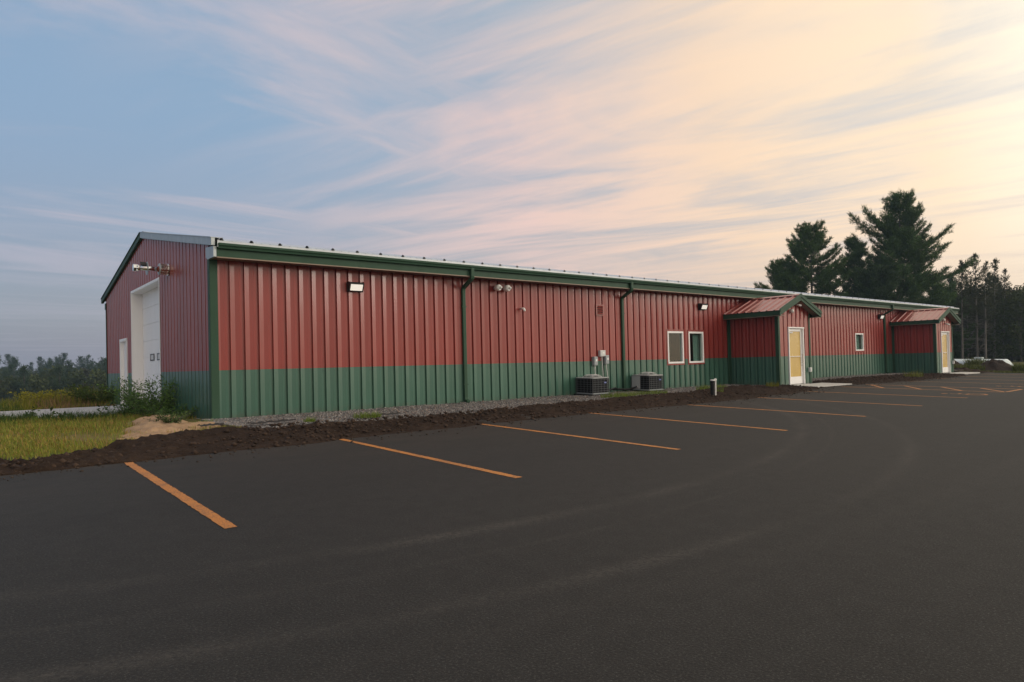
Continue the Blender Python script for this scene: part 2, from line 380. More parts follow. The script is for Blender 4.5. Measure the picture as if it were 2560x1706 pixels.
def grid_mesh(name, X, Y, Z, mat):
    ny, nx = X.shape
    V = np.stack([X.ravel(), Y.ravel(), Z.ravel()], 1)
    i = np.arange(ny * nx).reshape(ny, nx)
    F = np.stack([i[:-1, :-1].ravel(), i[:-1, 1:].ravel(), i[1:, 1:].ravel(), i[1:, :-1].ravel()], 1)
    return np_mesh(name, V, F, mat=mat, smooth=True)

# ------------------------------------------------------------------ the ground
def ground_z(x, y):
    x = np.asarray(x, float); y = np.asarray(y, float)
    z = -0.05 - 0.024 * np.clip(y, 0, 14)
    s = y - 0.30 * x - 15
    z = z - 16.5 * (1 - np.exp(-np.clip(s, 0, None) / 110.0)) - 0.020 * np.clip(s, 0, 25)
    return z
gx = np.concatenate([np.linspace(-290, -60, 14), np.linspace(-50, 110, 81), np.linspace(130, 330, 14)])
gy = np.concatenate([np.linspace(-290, -50, 14), np.linspace(-40, 120, 81), np.linspace(135, 340, 14)])
X, Y = np.meshgrid(gx, gy)
Z = ground_z(X, Y) + (fbm(X, Y, 0.12, 3, 5) - 0.5) * 0.10 * ((X > 46) | (X < -14) | (Y > 22))
Z = np.where((X < 46) & (Y < -4.2), -0.10, Z)
tag(link('ground', grid_mesh('ground', X, Y, Z - 0.03, 'far_ground')), kind='structure')

# parking lot
mb = MB(); mb.box(-90, 38.2, -80, -3.25, -0.10, 0.0)
lot = tag(part('parking_lot', mb, 'asphalt', None), kind='structure')
def stripe(x0, y0, x1, y1, w=0.10, z=0.004):
    a = Vector((x0, y0, 0)); b_ = Vector((x1, y1, 0)); t = (b_ - a).normalized(); s = Vector((-t.y, t.x, 0)) * w / 2
    mb = MB(); k_ = max(8, int((b_ - a).length / 0.05)); e0 = e1 = 0.0; row = []
    for q in range(k_ + 1):
        p = a.lerp(b_, q / k_); j0, j1 = random.gauss(0, .0035), random.gauss(0, .0035)
        row.append((p - s * (1 + j0 / (w / 2)), p + s * (1 + j1 / (w / 2))))
    for r0, r1 in zip(row[:-1], row[1:]):
        mb.quad(*[(p.x, p.y, z) for p in (r0[0], r1[0], r1[1], r0[1])])
    return part('parking_line', mb, 'line_paint', lot)
for x, yn in ((-2.44, -9.33), (0.65, -9.25), (3.64, -9.15), (6.75, -9.05), (10.08, -8.92), (13.50, -8.76), (17.05, -8.62), (20.37, -8.60), (22.35, -8.56), (25.9, -8.5), (29.1, -8.5), (32.3, -8.45), (35.6, -8.4)):
    stripe(x, yn, x, -3.7)
for k in range(4):
    stripe(22.22, -3.95 - 1.17 * k, 20.45, -5.10 - 1.17 * k)
stripe(20.43, -8.60, 22.29, -8.56)
def wheelchair(x, y, name='accessible_symbol'):
    def strokes(pts, w=0.075):
        mb_ = MB()
        P = [Vector((x + p[0], y + p[1], 0)) for p in pts]
        L = []; Rr = []
        for i, p in enumerate(P):
            t = (P[min(i + 1, len(P) - 1)] - P[max(i - 1, 0)]).normalized(); s = Vector((-t.y, t.x, 0)) * w / 2
            L.append(p + s); Rr.append(p - s)
        for i in range(len(P) - 1):
            mb_.quad(*[(q.x, q.y, 0.0045) for q in (Rr[i], Rr[i + 1], L[i + 1], L[i])])
        return mb_
    mb = MB()
    for pts in ([(-0.02 + 0.26 * math.cos(a), -0.22 + 0.26 * math.sin(a)) for a in np.linspace(2.3, 6.1, 22)],
                [(-0.10, 0.42), (-0.06, 0.02), (0.20, 0.0), (0.32, -0.34), (0.42, -0.32)], [(-0.08, 0.22), (0.18, 0.22)],
                [(-0.12 + 0.05 * math.cos(a), 0.56 + 0.05 * math.sin(a)) for a in np.linspace(0, 6.3, 10)]):
        q = strokes(pts); o = len(mb.v); mb.v += q.v; mb.f += [tuple(o + i for i in f) for f in q.f]
    part(name, mb, 'line_paint', lot)
wheelchair(18.72, -8.12); wheelchair(24.1, -8.05)

# strip of dark topsoil between lot and gravel
sx_ = np.array([-18, -4.0, -3.5, -2.7, -1.86, -1.1, 0.1, 1.6, 4, 6.9, 8.9, 11.9, 14, 17.5, 18.9, 21.5, 23, 26, 32, 34.2, 36.8, 38, 41])
sb_ = np.array([-4.3, -3.9, -4.6, -4.0, -3.1, -2.6, -2.75, -2.65, -2.75, -2.3, -2.4, -1.95, -1.8, -1.25, -1.9, -2.3, -1.2, -1.0, -1.0, -1.9, -2.2, -1.6, -1.4])
fx_ = np.array([-18, -3.8, -1.9, 0.1, 2.5, 6.8, 12.2, 16.4, 18.5, 20.0, 22.3, 24, 26, 31.7, 38, 41])
fy_ = np.array([-5.2, -5.0, -4.95, -4.84, -4.65, -4.47, -4.6, -4.3, -3.75, -3.35, -3.4, -3.7, -3.9, -3.8, -3.3, -3.2])
def soil_back(x): return np.interp(x, sx_, sb_)
def soil_front(x): return np.interp(x, fx_, fy_)
xs = np.arange(-16, 40.5, 0.05); vs = np.linspace(0, 1, 46)
X, Vv = np.meshgrid(xs, vs)
yf = soil_front(X) + (fbm(X, X * 0, 1.3, 4, 3) - 0.5) * 0.34; yb = soil_back(X) + (fbm(X, X * 0 + 9, 1.1, 4, 8) - 0.5) * 0.42
Y = yf + (yb - yf) * Vv
hc = 0.040 + 0.10 * np.exp(-((X + 2.0) / 2.6) ** 2) + 0.05 * np.exp(-((X - 9) / 4) ** 2) + 0.06 * np.exp(-((X - 16.5) / 2) ** 2)
prof = np.interp(Vv, [0, 0.06, 0.30, 0.62, 0.86, 0.95, 1.0], [0.0, 0.20, 0.45, 0.80, 1.0, 0.85, 0.0])
nz = fbm(X, Y, 2.2, 5, 11, 0.62)
Z = 0.004 + hc * prof * (0.55 + 0.9 * nz) + (fbm(X, Y, 9, 4, 21, 0.65) - 0.5) * 0.13 * np.clip(Vv * 6, 0, 1) * np.clip((1 - Vv) * 14, 0, 1)
for tx in (4.3, 5.5):                                # wheel ruts that cross the strip
    Z -= 0.045 * np.exp(-((X - tx - (Y + 3.5) * 0.5) / 0.16) ** 2) * np.clip(Vv * 5, 0, 1)
Z = np.where((((X > 19.3) & (X < 22.3)) | ((X > 34.6) & (X < 37.8))) & (Y > -3.42), -0.03, Z)
Z = np.where(Vv >= 0.999, -0.04, Z); Z = np.where(Vv <= 0.001, -0.01, Z)
soil = tag(link('soil_strip', grid_mesh('soil_strip', X, Y, Z, 'soil')), kind='structure')
# clods
def scatter_stones(name, P, R, colr, mat, parent=None, squash=0.7):
    """low octahedral stones as one mesh"""
    n_ = len(P)
    base = np.array([(1, 0, 0), (0, 1, 0), (-1, 0, 0), (0, -1, 0), (0, 0, 1), (0, 0, -1)], float)
    V = np.repeat(base[None], n_, 0) * (0.7 + 0.6 * rng.random((n_, 6, 1)))
    an = rng.random(n_) * 6.283; c, s = np.cos(an), np.sin(an)
    tl = rng.normal(0, 0.5, n_)
    V2 = V.copy(); V2[:, :, 0] = V[:, :, 0] * c[:, None] - V[:, :, 1] * s[:, None]; V2[:, :, 1] = V[:, :, 0] * s[:, None] + V[:, :, 1] * c[:, None]
    V3 = V2.copy(); V3[:, :, 1] = V2[:, :, 1] * np.cos(tl)[:, None] - V2[:, :, 2] * np.sin(tl)[:, None]; V3[:, :, 2] = (V2[:, :, 1] * np.sin(tl)[:, None] + V2[:, :, 2] * np.cos(tl)[:, None]) * squash
    V3 = V3 * R[:, None, None] + P[:, None, :]
    tri = np.array([(0, 1, 4), (1, 2, 4), (2, 3, 4), (3, 0, 4), (1, 0, 5), (2, 1, 5), (3, 2, 5), (0, 3, 5)])
    F = (tri[None] + 6 * np.arange(n_)[:, None, None]).reshape(-1, 3)
    me = np_mesh(name, V3.reshape(-1, 3), F, np.repeat(colr, 6, 0), mat)
    return link(name, me, None, parent)
n_ = 9000
px = rng.random(n_) ** 1.3 * 42 - 8; pv = rng.random(n_) * 1.06 - 0.03
yfr = soil_front(px); yba = soil_back(px); py = yfr + (yba - yfr) * pv
pok = ~((((px > 19.3) & (px < 22.3)) | ((px > 34.6) & (px < 37.8))) & (py > -3.42)); px, py, pv = px[pok], py[pok], pv[pok]; n_ = len(px)
pzz = 0.01 + np.interp(px, [-18, -5, 0, 5, 40], [0.06, .09, 0.15, 0.09, 0.06]) * np.interp(pv, [0, 0.06, 0.3, 0.62, 0.9, 1.0], [0.05, 0.2, 0.45, 0.8, 0.9, 0.2]) * 1.0
Rr = 0.009 + 0.050 * rng.random(n_) ** 6
cc = np.array([(0.040, 0.025, 0.017)]) * (0.6 + 0.9 * rng.random((n_, 1)))
tag(scatter_stones('soil_clods', np.stack([px, py, pzz], 1), Rr, cc, 'stone'), 'crumbly dark clods of earth along the topsoil strip', 'soil', kind='stuff')
# crumbs that rolled onto the asphalt
n_ = 1700
px = rng.random(n_) * 38 - 6; py = soil_front(px) - 0.02 - np.abs(rng.normal(0, 0.30, n_))
tag(scatter_stones('soil_crumbs', np.stack([px, py, np.full(n_, 0.006)], 1), 0.005 + 0.024 * rng.random(n_) ** 5, np.array([(0.045, 0.032, 0.024)]) * (0.6 + 0.9 * rng.random((n_, 1))), 'stone'), 'loose crumbs of soil spilled onto the asphalt edge', 'soil', kind='stuff')

# gravel along the wall
xs = np.arange(-0.3, 43.2, 0.12); vs = np.linspace(0, 1, 16)
X, Vv = np.meshgrid(xs, vs)
bed_front = np.minimum(np.interp(X, [-0.3, 0.2, 3, 12, 15, 19, 21.4, 23, 43], [-0.9, -2.6, -2.75, -2.4, -2.0, -1.6, -0.8, -1.2, -1.2]), -0.7)
Y = 0.05 + (bed_front - 0.25) * Vv
Z = 0.018 + (fbm(X, Y, 1.5, 3, 31) - 0.5) * 0.04 - 0.05 * np.clip((Vv - 0.85) / 0.15, 0, 1)
tag(link('gravel_bed', grid_mesh('gravel_bed', X, Y, Z, 'gravel_bed')), kind='structure')
n_ = 42000
px = rng.random(n_) ** 1.75 * 43 - 0.25
bf = np.minimum(np.interp(px, [-0.3, 0.2, 3, 12, 15, 19, 21.4, 23, 43], [-0.9, -2.6, -2.75, -2.4, -2.0, -1.6, -0.8, -1.2, -1.2]), -0.7) - 0.1
py = -0.02 + bf * rng.random(n_)
pz = 0.028 + (fbm(px, py, 1.5, 3, 31) - 0.5) * 0.04 + 0.012 * rng.random(n_)
pal = np.array([(0.15, 0.145, 0.145), (0.22, 0.21, 0.205), (0.10, 0.10, 0.105), (0.32, 0.30, 0.285), (0.30, 0.21, 0.16), (0.42, 0.40, 0.38), (0.17, 0.155, 0.15)])
cc = pal[rng.choice(7, n_, p=[.26, .22, .2, .12, .06, .05, .09])] * (0.8 + 0.4 * rng.random((n_, 1)))
tag(scatter_stones('gravel', np.stack([px, py, pz], 1), 0.011 + 0.013 * rng.random(n_), cc, 'stone'), 'grey crushed stone gravel along the foot of the long wall', 'gravel', kind='stuff')

# lawn, sandy bare patches
xs = np.arange(-22, 0.05, 0.10); ys = np.arange(-5.0, 5.0, 0.10)
X, Y = np.meshgrid(xs, ys)
def lawn_z(x, y): return ground_z(x, y) + 0.03 + (fbm(x, y, 0.7, 4, 41) - 0.5) * 0.10
Z = lawn_z(X, Y)
tag(link('lawn', grid_mesh('lawn', X, Y, Z, 'turf_soil')), kind='structure')
# heap of pale sand at the building corner
xs = np.linspace(-2.9, 0.15, 80); ys = np.linspace(-3.3, 3.6, 150)
X, Y = np.meshgrid(xs, ys)
def bump2(x, y, cx_, cy_, rx, ry, h): return h * np.exp(-(((x - cx_) / rx) ** 2 + ((y - cy_) / ry) ** 2))
def sand_h(x, y):
    hh = bump2(x, y, -0.95, 0.75, 0.50, 1.0, 0.27) + bump2(x, y, -1.25, -0.9, 0.6, 0.9, 0.17) + bump2(x, y, -0.2, -1.0, 0.6, 0.7, 0.13) + bump2(x, y, -2.1, -2.0, 0.6, 0.7, 0.07) + bump2(x, y, -0.8, -2.3, 0.9, 0.5, 0.10)
    return ground_z(x, y) - 0.05 + hh * (0.45 + 1.1 * fbm(x, y, 1.9, 5, 55, 0.6)) + (fbm(x, y, 6, 4, 58, 0.65) - 0.5) * 0.075
tag(link('sand_heap', grid_mesh('sand_heap', X, Y, sand_h(X, Y), 'sand')), 'low heap of pale orange sand at the corner of the building', 'sand heap')

# ------------------------------------------------------------------ grass
def blades(P, H, Wd, lean, colr, name, mat='leaf', curve=True):
    """curved grass blades: 3 triangles each"""
    n_ = len(P); an = rng.random(n_) * 6.283; dx, dy = np.cos(an), np.sin(an)
    sd = np.stack([-dy, dx, np.zeros(n_)], 1) * (Wd / 2)[:, None]
    ln = np.stack([dx, dy, np.zeros(n_)], 1) * (H * lean)[:, None]
    up = np.zeros((n_, 3)); up[:, 2] = H
    a = P - sd; b_ = P + sd; m1 = P + up * 0.58 + ln * 0.32; c = m1 - sd * 0.75; d_ = m1 + sd * 0.75; t = P + up * np.maximum(0.55, 1 - 0.35 * lean[:, None] ** 2) + ln
    V = np.stack([a, b_, c, d_, t], 1).reshape(-1, 3)
    tri = np.array([(0, 1, 3), (0, 3, 2), (2, 3, 4)])
    F = (tri[None] + 5 * np.arange(n_)[:, None, None]).reshape(-1, 3)
    cl = np.repeat(colr, 5, 0).reshape(n_, 5, 3)
    return np_mesh(name, V, F, cl.reshape(-1, 3), mat)
GCOL = np.array([(0.215, 0.225, 0.030), (0.160, 0.205, 0.026), (0.280, 0.245, 0.045), (0.095, 0.160, 0.022), (0.29, 0.18, 0.055), (0.22, 0.14, 0.045)])
n_ = 95000
px = -9.0 * rng.random(n_) ** 1.0 - 0.05; py = rng.random(n_) * 9.2 - 4.7
dens = fbm(px, py, 0.55, 4, 61) + 0.10 * (py > 1.5)
sandy = np.exp(-(((px + 0.9) / 1.0) ** 2 + ((py + 0.0) / 1.9) ** 2)) + np.exp(-(((px + 2.5) / 0.45) ** 2 + ((py + 1.2) / 0.9) ** 2)) * 0.9 + 0.8 * np.exp(-(((px + 1.5) / 0.8) ** 2 + ((py + 2.2) / 0.6) ** 2))
inlot = py < soil_back(px) - 0.02
keep = (rng.random(n_) < np.clip((dens - 0.43) * 6.0, 0.06, 1) * np.clip(1.15 - sandy * 1.25, 0.07, 1)) & ~inlot
px, py = px[keep], py[keep]; n_ = len(px)
dry = fbm(px, py * 2.5, 0.5, 3, 71)
edge = np.clip((py - 2.3) / 1.6, 0, 1)
H = (0.05 + 0.07 * rng.random(n_)) * (1 + 1.2 * edge) * (0.7 + 0.6 * fbm(px, py, 1.2, 3, 77))
pr = np.stack([0.30 + 0 * dry, 0.25 - 0.1 * edge, 0.30 * dry, 0.10 + 0.6 * edge, 0.34 * dry * (1 - edge), 0.20 * dry * (1 - edge)], 1); pr /= pr.sum(1, keepdims=True)
idx = (rng.random((n_, 1)) > np.cumsum(pr, 1)).sum(1).clip(0, 5)
cc = GCOL[idx] * (0.85 + 0.7 * rng.random((n_, 1)))
me = blades(np.stack([px, py, lawn_z(px, py) - 0.005], 1), H, 0.006 + 0.006 * rng.random(n_), 0.25 + 0.6 * rng.random(n_), cc, 'lawn_grass')
tag(link('lawn_grass', me), 'short yellow green grass on the lawn beside the apron', 'grass', kind='stuff')
# rank taller grass along the near edge of the apron
n_ = 9000
px = -9 * rng.random(n_) - 0.15; py = 4.05 - np.abs(rng.normal(0, 0.32, n_))
H = 0.10 + 0.24 * rng.random(n_) ** 1.6 * (0.4 + 1.1 * fbm(px, py, 0.9, 3, 81))
cc = np.array([(0.055, 0.10, 0.018)]) * (0.6 + 0.9 * rng.random((n_, 1)))
me = blades(np.stack([px, py, lawn_z(px, py) - 0.005], 1), H, 0.007 + 0.006 * rng.random(n_), 0.2 + 0.8 * rng.random(n_), cc, 'apron_grass')
tag(link('apron_grass', me), 'taller dark green grass fringing the near edge of the concrete apron', 'grass', kind='stuff')
# meadow beyond the apron, with pinkish seed heads
n_ = 70000
px = rng.random(n_) * 26 - 24; py = 10.75 + 17 * rng.random(n_) ** 1.7
px = np.where(py > 13.4, px + 14 * rng.random(n_) * (py - 13.4) / 14, px)
keep = ~((px > -0.15) & (py < 13.5)); px, py = px[keep], py[keep]; n_ = len(px)
tall = fbm(px, py, 0.35, 3, 91)
nearw = np.exp(-((px + 0.6) / 1.6) ** 2)
H = (0.16 + 0.30 * rng.random(n_)) * (0.40 + 0.95 * tall) * np.clip((py - 10.6) / 1.2, 0.3, 1) * (0.85 + 0.75 * nearw)
MC = np.array([(0.24, 0.245, 0.030), (0.30, 0.28, 0.035), (0.10, 0.16, 0.025), (0.36, 0.22, 0.11), (0.36, 0.25, 0.10)])
tt = fbm(px, py, 0.6, 3, 97)
idx = np.where(rng.random(n_) < 0.45, np.where(tt > 0.60, 3, np.where(tt < 0.42, 2, 1)), rng.choice(5, n_, p=[.33, .27, .30, .05, .05]))
cc = MC[idx] * (0.7 + 0.6 * rng.random((n_, 1)))
mz = ground_z(px, py) + 0.02
me = blades(np.stack([px, py, mz], 1), H, 0.012 + 0.012 * rng.random(n_), 0.15 + 0.5 * rng.random(n_), cc, 'meadow_grass')
tag(link('meadow_grass', me), 'tall yellow green meadow grass with pinkish seed heads beyond the apron', 'grass', kind='stuff')
# ------------------------------------------------------------------ leafy plants
def leaves(P, D, S, colr, name, mat='leaf', wid=0.45):
    """pointed leaves (2 triangles) at P along D"""
    n_ = len(P); D = D / (np.linalg.norm(D, axis=1, keepdims=True) + 1e-9)
    r = rng.normal(size=(n_, 3)); sd = np.cross(D, r); sd /= (np.linalg.norm(sd, axis=1, keepdims=True) + 1e-9)
    a = P; t = P + D * S[:, None]; mid = P + D * (S * 0.45)[:, None]
    V = np.stack([a, mid + sd * (S * wid / 2)[:, None], t, mid - sd * (S * wid / 2)[:, None]], 1).reshape(-1, 3)
    F = np.arange(4 * n_).reshape(-1, 4)
    return np_mesh(name, V, F, np.repeat(colr, 4, 0), mat)
def weed_bush(name, label, cat, loc, R, H, nst, nleaf, leaf, colr, group=None, seed=0, upright=0.5):
    """many-stemmed weed: thin stems that fork and carry small leaves"""
    r = random.Random(seed); t = thing(name, label, cat, loc, group=group)
    mb = MB(); P = []; D = []
    for k in range(nst):
        a = r.random() * 6.283; rr = R * 0.35 * r.random() ** 0.5
        b0 = Vector((rr * math.cos(a), rr * math.sin(a), -0.03)); hh = H * r.uniform(0.55, 1.0); ln = R * r.uniform(0.2, 1.0)
        pts = [b0 + Vector((math.cos(a) * ln * s_ ** 1.5, math.sin(a) * ln * s_ ** 1.5, hh * s_)) + Vector((r.gauss(0, .01), r.gauss(0, .01), 0)) for s_ in (0, .25, .5, .75, 1)]
        mb.tube(pts, [0.006, 0.005, 0.004, 0.003, 0.002], 3, False)
        for j in range(nleaf):
            s_ = r.uniform(0.18, 1.0); i = min(3, int(s_ * 4)); p = pts[i].lerp(pts[i + 1], s_ * 4 - i)
            dd = Vector((r.gauss(0, 1), r.gauss(0, 1), r.gauss(0.4, .6))).normalized()
            off = dd * r.uniform(0, 0.16 * H)
            P.append(p + off); D.append(dd)
    part('stem', mb, 'bark', t)
    P = np.array([tuple(p) for p in P]); D = np.array([tuple(p) for p in D])
    S = leaf * (0.6 + 0.8 * rng.random(len(P)))
    link('foliage', leaves(P, D, S, np.array([colr]) * (0.55 + 0.9 * rng.random((len(P), 1))), name + '_leaf'), None, t)
    return t
weed_bush('weed_bush', 'bushy dark green weed growing in front of the roll-up door', 'weed', (-0.50, 3.30, -0.13), 0.85, 1.02, 60, 95, 0.055, (0.115, 0.205, 0.050), seed=1)
weed_bush('weed_bush', 'low leafy weed at the gable wall between sand heap and corner', 'weed', (-0.35, 1.65, -0.10), 0.75, 0.45, 30, 70, 0.05, (0.08, 0.15, 0.035), seed=2)
weed_bush('weed_bush', 'low feathery weed on the apron edge beside the roll-up door', 'weed', (-0.75, 4.35, -0.15), 0.7, 0.60, 30, 70, 0.05, (0.085, 0.15, 0.035), seed=3)
weed_bush('weed_bush', 'small round weed growing on the front of the sand heap', 'weed', (-1.0, -0.75, 0.07), 0.36, 0.26, 24, 50, 0.04, (0.075, 0.115, 0.035), seed=4)
weed_bush('weed_bush', 'dark leafy shrub growing against the far end of the gable wall', 'shrub', (-0.45, 12.0, -0.33), 0.9, 0.75, 40, 80, 0.08, (0.085, 0.125, 0.025), seed=5)
weed_bush('weed_bush', 'yellow flowered weed clump in the meadow near the gable', 'weed', (-2.0, 13.3, -0.36), 1.0, 0.62, 40, 70, 0.07, (0.32, 0.30, 0.03), seed=6)
for k, (x, y, h_) in enumerate(((-2.95, 4.25, 0.36), (-2.55, 4.15, 0.30), (-3.3, 4.2, 0.22), (-1.35, 4.3, 0.40), (-2.2, 4.3, 0.26))):
    weed_bush('tall_weed', 'lone upright weed with long leaves rising in front of the concrete apron', 'weed', (x, y, -0.13), 0.16, h_, 3, 12, 0.10, (0.06, 0.10, 0.03), 'weeds along the apron edge', seed=20 + k)
# tufts of bright grass in the soil and the gravel
def tuft(label, x, y, z, R, H, nb, seed, colr=(0.14, 0.20, 0.025), rx=1.0, group=None):
    an = rng.random(nb) * 6.283; rr = R * np.sqrt(rng.random(nb))
    P = np.stack([rr * np.cos(an) * rx, rr * np.sin(an), np.full(nb, -0.01)], 1)
    me = blades(P, H * (0.4 + 0.8 * rng.random(nb)), 0.006 + 0.005 * rng.random(nb), 0.2 + 0.8 * rng.random(nb), np.array([colr]) * (0.6 + 0.8 * rng.random((nb, 1))), 'grass_tuft')
    o = link('grass_tuft', me, None, None, (x, y, z)); tag(o, label, 'grass', group)
    return o
tuft('small bright grass tuft on the soil crest nearest the building corner', 1.05, -2.5, 0.10, 0.12, 0.10, 130, 1)
tuft('wide bright grass tuft on the soil edge beside black fabric', 2.35, -2.35, 0.08, 0.22, 0.13, 320, 2, rx=1.4)
tuft('grass growing in front of the condenser unit below the electrical boxes', 10.75, -1.72, 0.05, 0.35, 0.16, 520, 3, rx=2.0)
tuft('band of grass on the gravel between the two condenser units', 12.3, -1.62, 0.05, 0.30, 0.13, 480, 4, rx=2.6)
tuft('grass on the gravel edge below the paired windows', 15.6, -1.55, 0.05, 0.30, 0.18, 560, 5, rx=2.6)
tuft('spindly grass beside the standing vent pipe', 14.2, -2.75, 0.06, 0.15, 0.22, 50, 6)
tuft('yellow green weed tuft in the soil beside the first entry porch', 17.35, -2.75, 0.12, 0.22, 0.20, 160, 7, (0.17, 0.17, 0.02))
tuft('grass tuft in the soil between the two entry porches', 29.6, -2.75, 0.06, 0.42, 0.32, 240, 8, (0.15, 0.17, 0.025))
tuft('thin weed tuft at the foot of the building corner', -0.35, -0.55, -0.02, 0.25, 0.14, 160, 9)
# black landscape fabric showing at the gravel edge
for lab, x0, y0, ln, w in (('crumpled black landscape fabric poking out near the building corner', 0.05, -2.05, 0.95, 0.16), ('black landscape fabric edge beside the wide grass tuft', 2.45, -2.28, 0.75, 0.10), ('scrap of black fabric beside the sand heap', -0.75, -1.75, 0.45, 0.16)):
    u = np.linspace(0, 1, 26); v_ = np.linspace(0, 1, 7); U, V_ = np.meshgrid(u, v_)
    XX = U * ln; YY = (V_ - 0.5) * w * (0.5 + fbm(U * 3, V_ * 0, 2, 3, int(x0 * 7) + 90)); ZZ = 0.075 + 0.05 * np.sin(V_ * 3.1) * fbm(U * 5, V_, 1.7, 3, 4) + 0.02 * fbm(U * 9, V_ * 3, 2, 3, 6)
    tag(link('fabric_scrap', grid_mesh('fabric_scrap', XX, YY, ZZ, 'fabric'), None, None, (x0, y0, 0), (0, 0, 0.12)), lab, 'fabric')

# ------------------------------------------------------------------ the building
TILT = rad(1.37)                                  # the slab falls slightly to the rear
BROT = (-TILT, 0, 0); BM = Matrix.Rotation(-TILT, 4, 'X')
L, DEP = 43.005, 13.10                            # length, depth
ZS = 1.06                                         # red over green
PITCH = 0.305
PROF = [(0.0, 0.0), (0.042, 0.0), (0.050, 0.046), (0.150, 0.032), (0.248, 0.046), (0.258, 0.038), (0.297, 0.041), (0.305, 0.0)]
bld = thing('metal_building', 'long red and green corrugated steel building with a low gable roof', 'building', (0, 0, 0), BROT)

def sheet(mapf, u0, u1, z0, top, openings=(), off=0.0, phase=0.0, ztop=None):
    """ribbed sheet between u0 and u1; top is a number or a function of u; openings are (u0,u1,z0,z1)"""
    tf = top if callable(top) else (lambda u: top)
    br = []
    k0 = int(math.floor((u0 - phase) / PITCH)) - 1; k1 = int(math.ceil((u1 - phase) / PITCH)) + 1
    pts = []
    for k in range(k0, k1):
        for (u, dd) in PROF[:-1]: pts.append((phase + k * PITCH + u, dd))
    pts.sort()
    us = [p[0] for p in pts]; ds = [p[1] for p in pts]
    D = lambda u: float(np.interp(u, us, ds))
    cut = {u0, u1}
    for u in us:
        if u0 < u < u1: cut.add(u)
    for o in openings:
        for u in o[:2]:
            if u0 < u < u1: cut.add(u)
    cut = sorted(cut); mb = MB()
    for a, b_ in zip(cut[:-1], cut[1:]):
        if b_ - a < 1e-6: continue
        mid = (a + b_) / 2
        spans = [(z0, None)]
        for o in openings:
            if o[0] - 1e-6 < mid < o[1] + 1e-6:
                ns = []
                for s0, s1 in spans:
                    hi = tf(mid) if s1 is None else s1
                    if o[2] > s0: ns.append((s0, min(o[2], hi) if o[2] < hi else s1))
                    if o[3] < hi: ns.append((max(o[3], s0), s1))
                spans = [q for q in ns if (q[1] is None and tf(mid) > q[0]) or (q[1] is not None and q[1] > q[0] + 1e-6)]
        for s0, s1 in spans:
            ta = tf(a) if s1 is None else s1; tb = tf(b_) if s1 is None else s1
            mb.quad(mapf(a, D(a) + off, s0), mapf(b_, D(b_) + off, s0), mapf(b_, D(b_) + off, tb), mapf(a, D(a) + off, ta))
    return mb

PANEL = 3 * PITCH
# front wall: two tiers of panels
core = MB()
fw = part('front_wall', core.box(0.02, L - 0.02, 0.004, 0.02, -0.12, 0.015), 'trim_green', bld)
WIN = [(15.22, 16.13, 0.90, 2.05), (16.44, 17.35, 0.90, 2.05), (29.92, 30.82, 1.24, 2.11)]
WOP = [(a + 0.02, b_ - 0.02, c + 0.02, d_ - 0.02) for a, b_, c, d_ in WIN]
fmap = lambda u, dd, z: (u, -dd, z)
shared = {}
for i in range(47):
    u0, u1 = i * PANEL, (i + 1) * PANEL
    ops = [o for o in WOP if o[0] < u1 and o[1] > u0]
    for nm, mat, z0, z1, off in (('red_panel', 'red', ZS, 3.46, 0.003), ('green_panel', 'green', 0.01, ZS + 0.02, 0.0)):
        ops_ = [o for o in ops if o[2] < z1 and o[3] > z0]
        if ops_:
            part(nm, sheet(fmap, u0, u1, z0, z1, ops_, off), mat, fw)
        else:
            if nm not in shared:
                shared[nm] = sheet(fmap, 0, PANEL, z0, z1, (), off).mesh(nm)
            link(nm, shared[nm], mat, fw, (u0, 0, 0))
# rows of fastener heads
P = np.array([((k + 0.905) * PITCH, -0.0445 - (0.003 if z > ZS else 0), z) for z in (0.12, 1.0, 1.13, 2.2, 3.2) for k in range(141) if not any(o[0] - .1 < (k + .905) * PITCH < o[1] + .1 and o[2] - .1 < z < o[3] + .1 for o in WOP)])
for nm, mat, sel in (('screw_heads', 'red', P[:, 2] > ZS), ('screw_heads', 'green', P[:, 2] < ZS)):
    Q = P[sel]; mb = MB()
    for x, y, z in Q:
        mb.prism([(x - 0.008, z), (x, z - 0.009), (x + 0.008, z), (x, z + 0.009)], 1, y - 0.006, y + 0.003)
    tag(part(nm, mb, mat, fw), kind='stuff')
# gable wall facing the lawn
SL = 0.182                                   # roof slope
ZE = 3.750                                         # roof surface at the eave edge (y = -0.45)
def roof_z(y): return ZE + SL * (min(y, DEP - y) + 0.45)
gmap = lambda u, dd, z: (-dd, u, z)
gtop = lambda u: roof_z(u) - 0.07
gw = part('gable_wall', MB().box(0.004, 0.02, 0.03, DEP - 0.03, -0.12, 0.015), 'trim_green', bld)
OHD = (4.62, 8.37, -0.2, 3.50); MD = (9.22, 10.38, -0.2, 2.14)
k = 0
u = 0.0
while u < DEP - 0.02:
    u1 = min(DEP, u + PANEL)
    ops = [o for o in (OHD, MD) if o[0] < u1 and o[1] > u]
    for nm, mat, z0, z1, off in (('red_panel', 'red', ZS, gtop, 0.003), ('green_panel', 'green', 0.01, ZS + 0.02, 0.0)):
        mb = sheet(gmap, u, u1, z0, z1, ops, off)
        if mb.f: part(nm, mb, mat, gw)
    u = u1
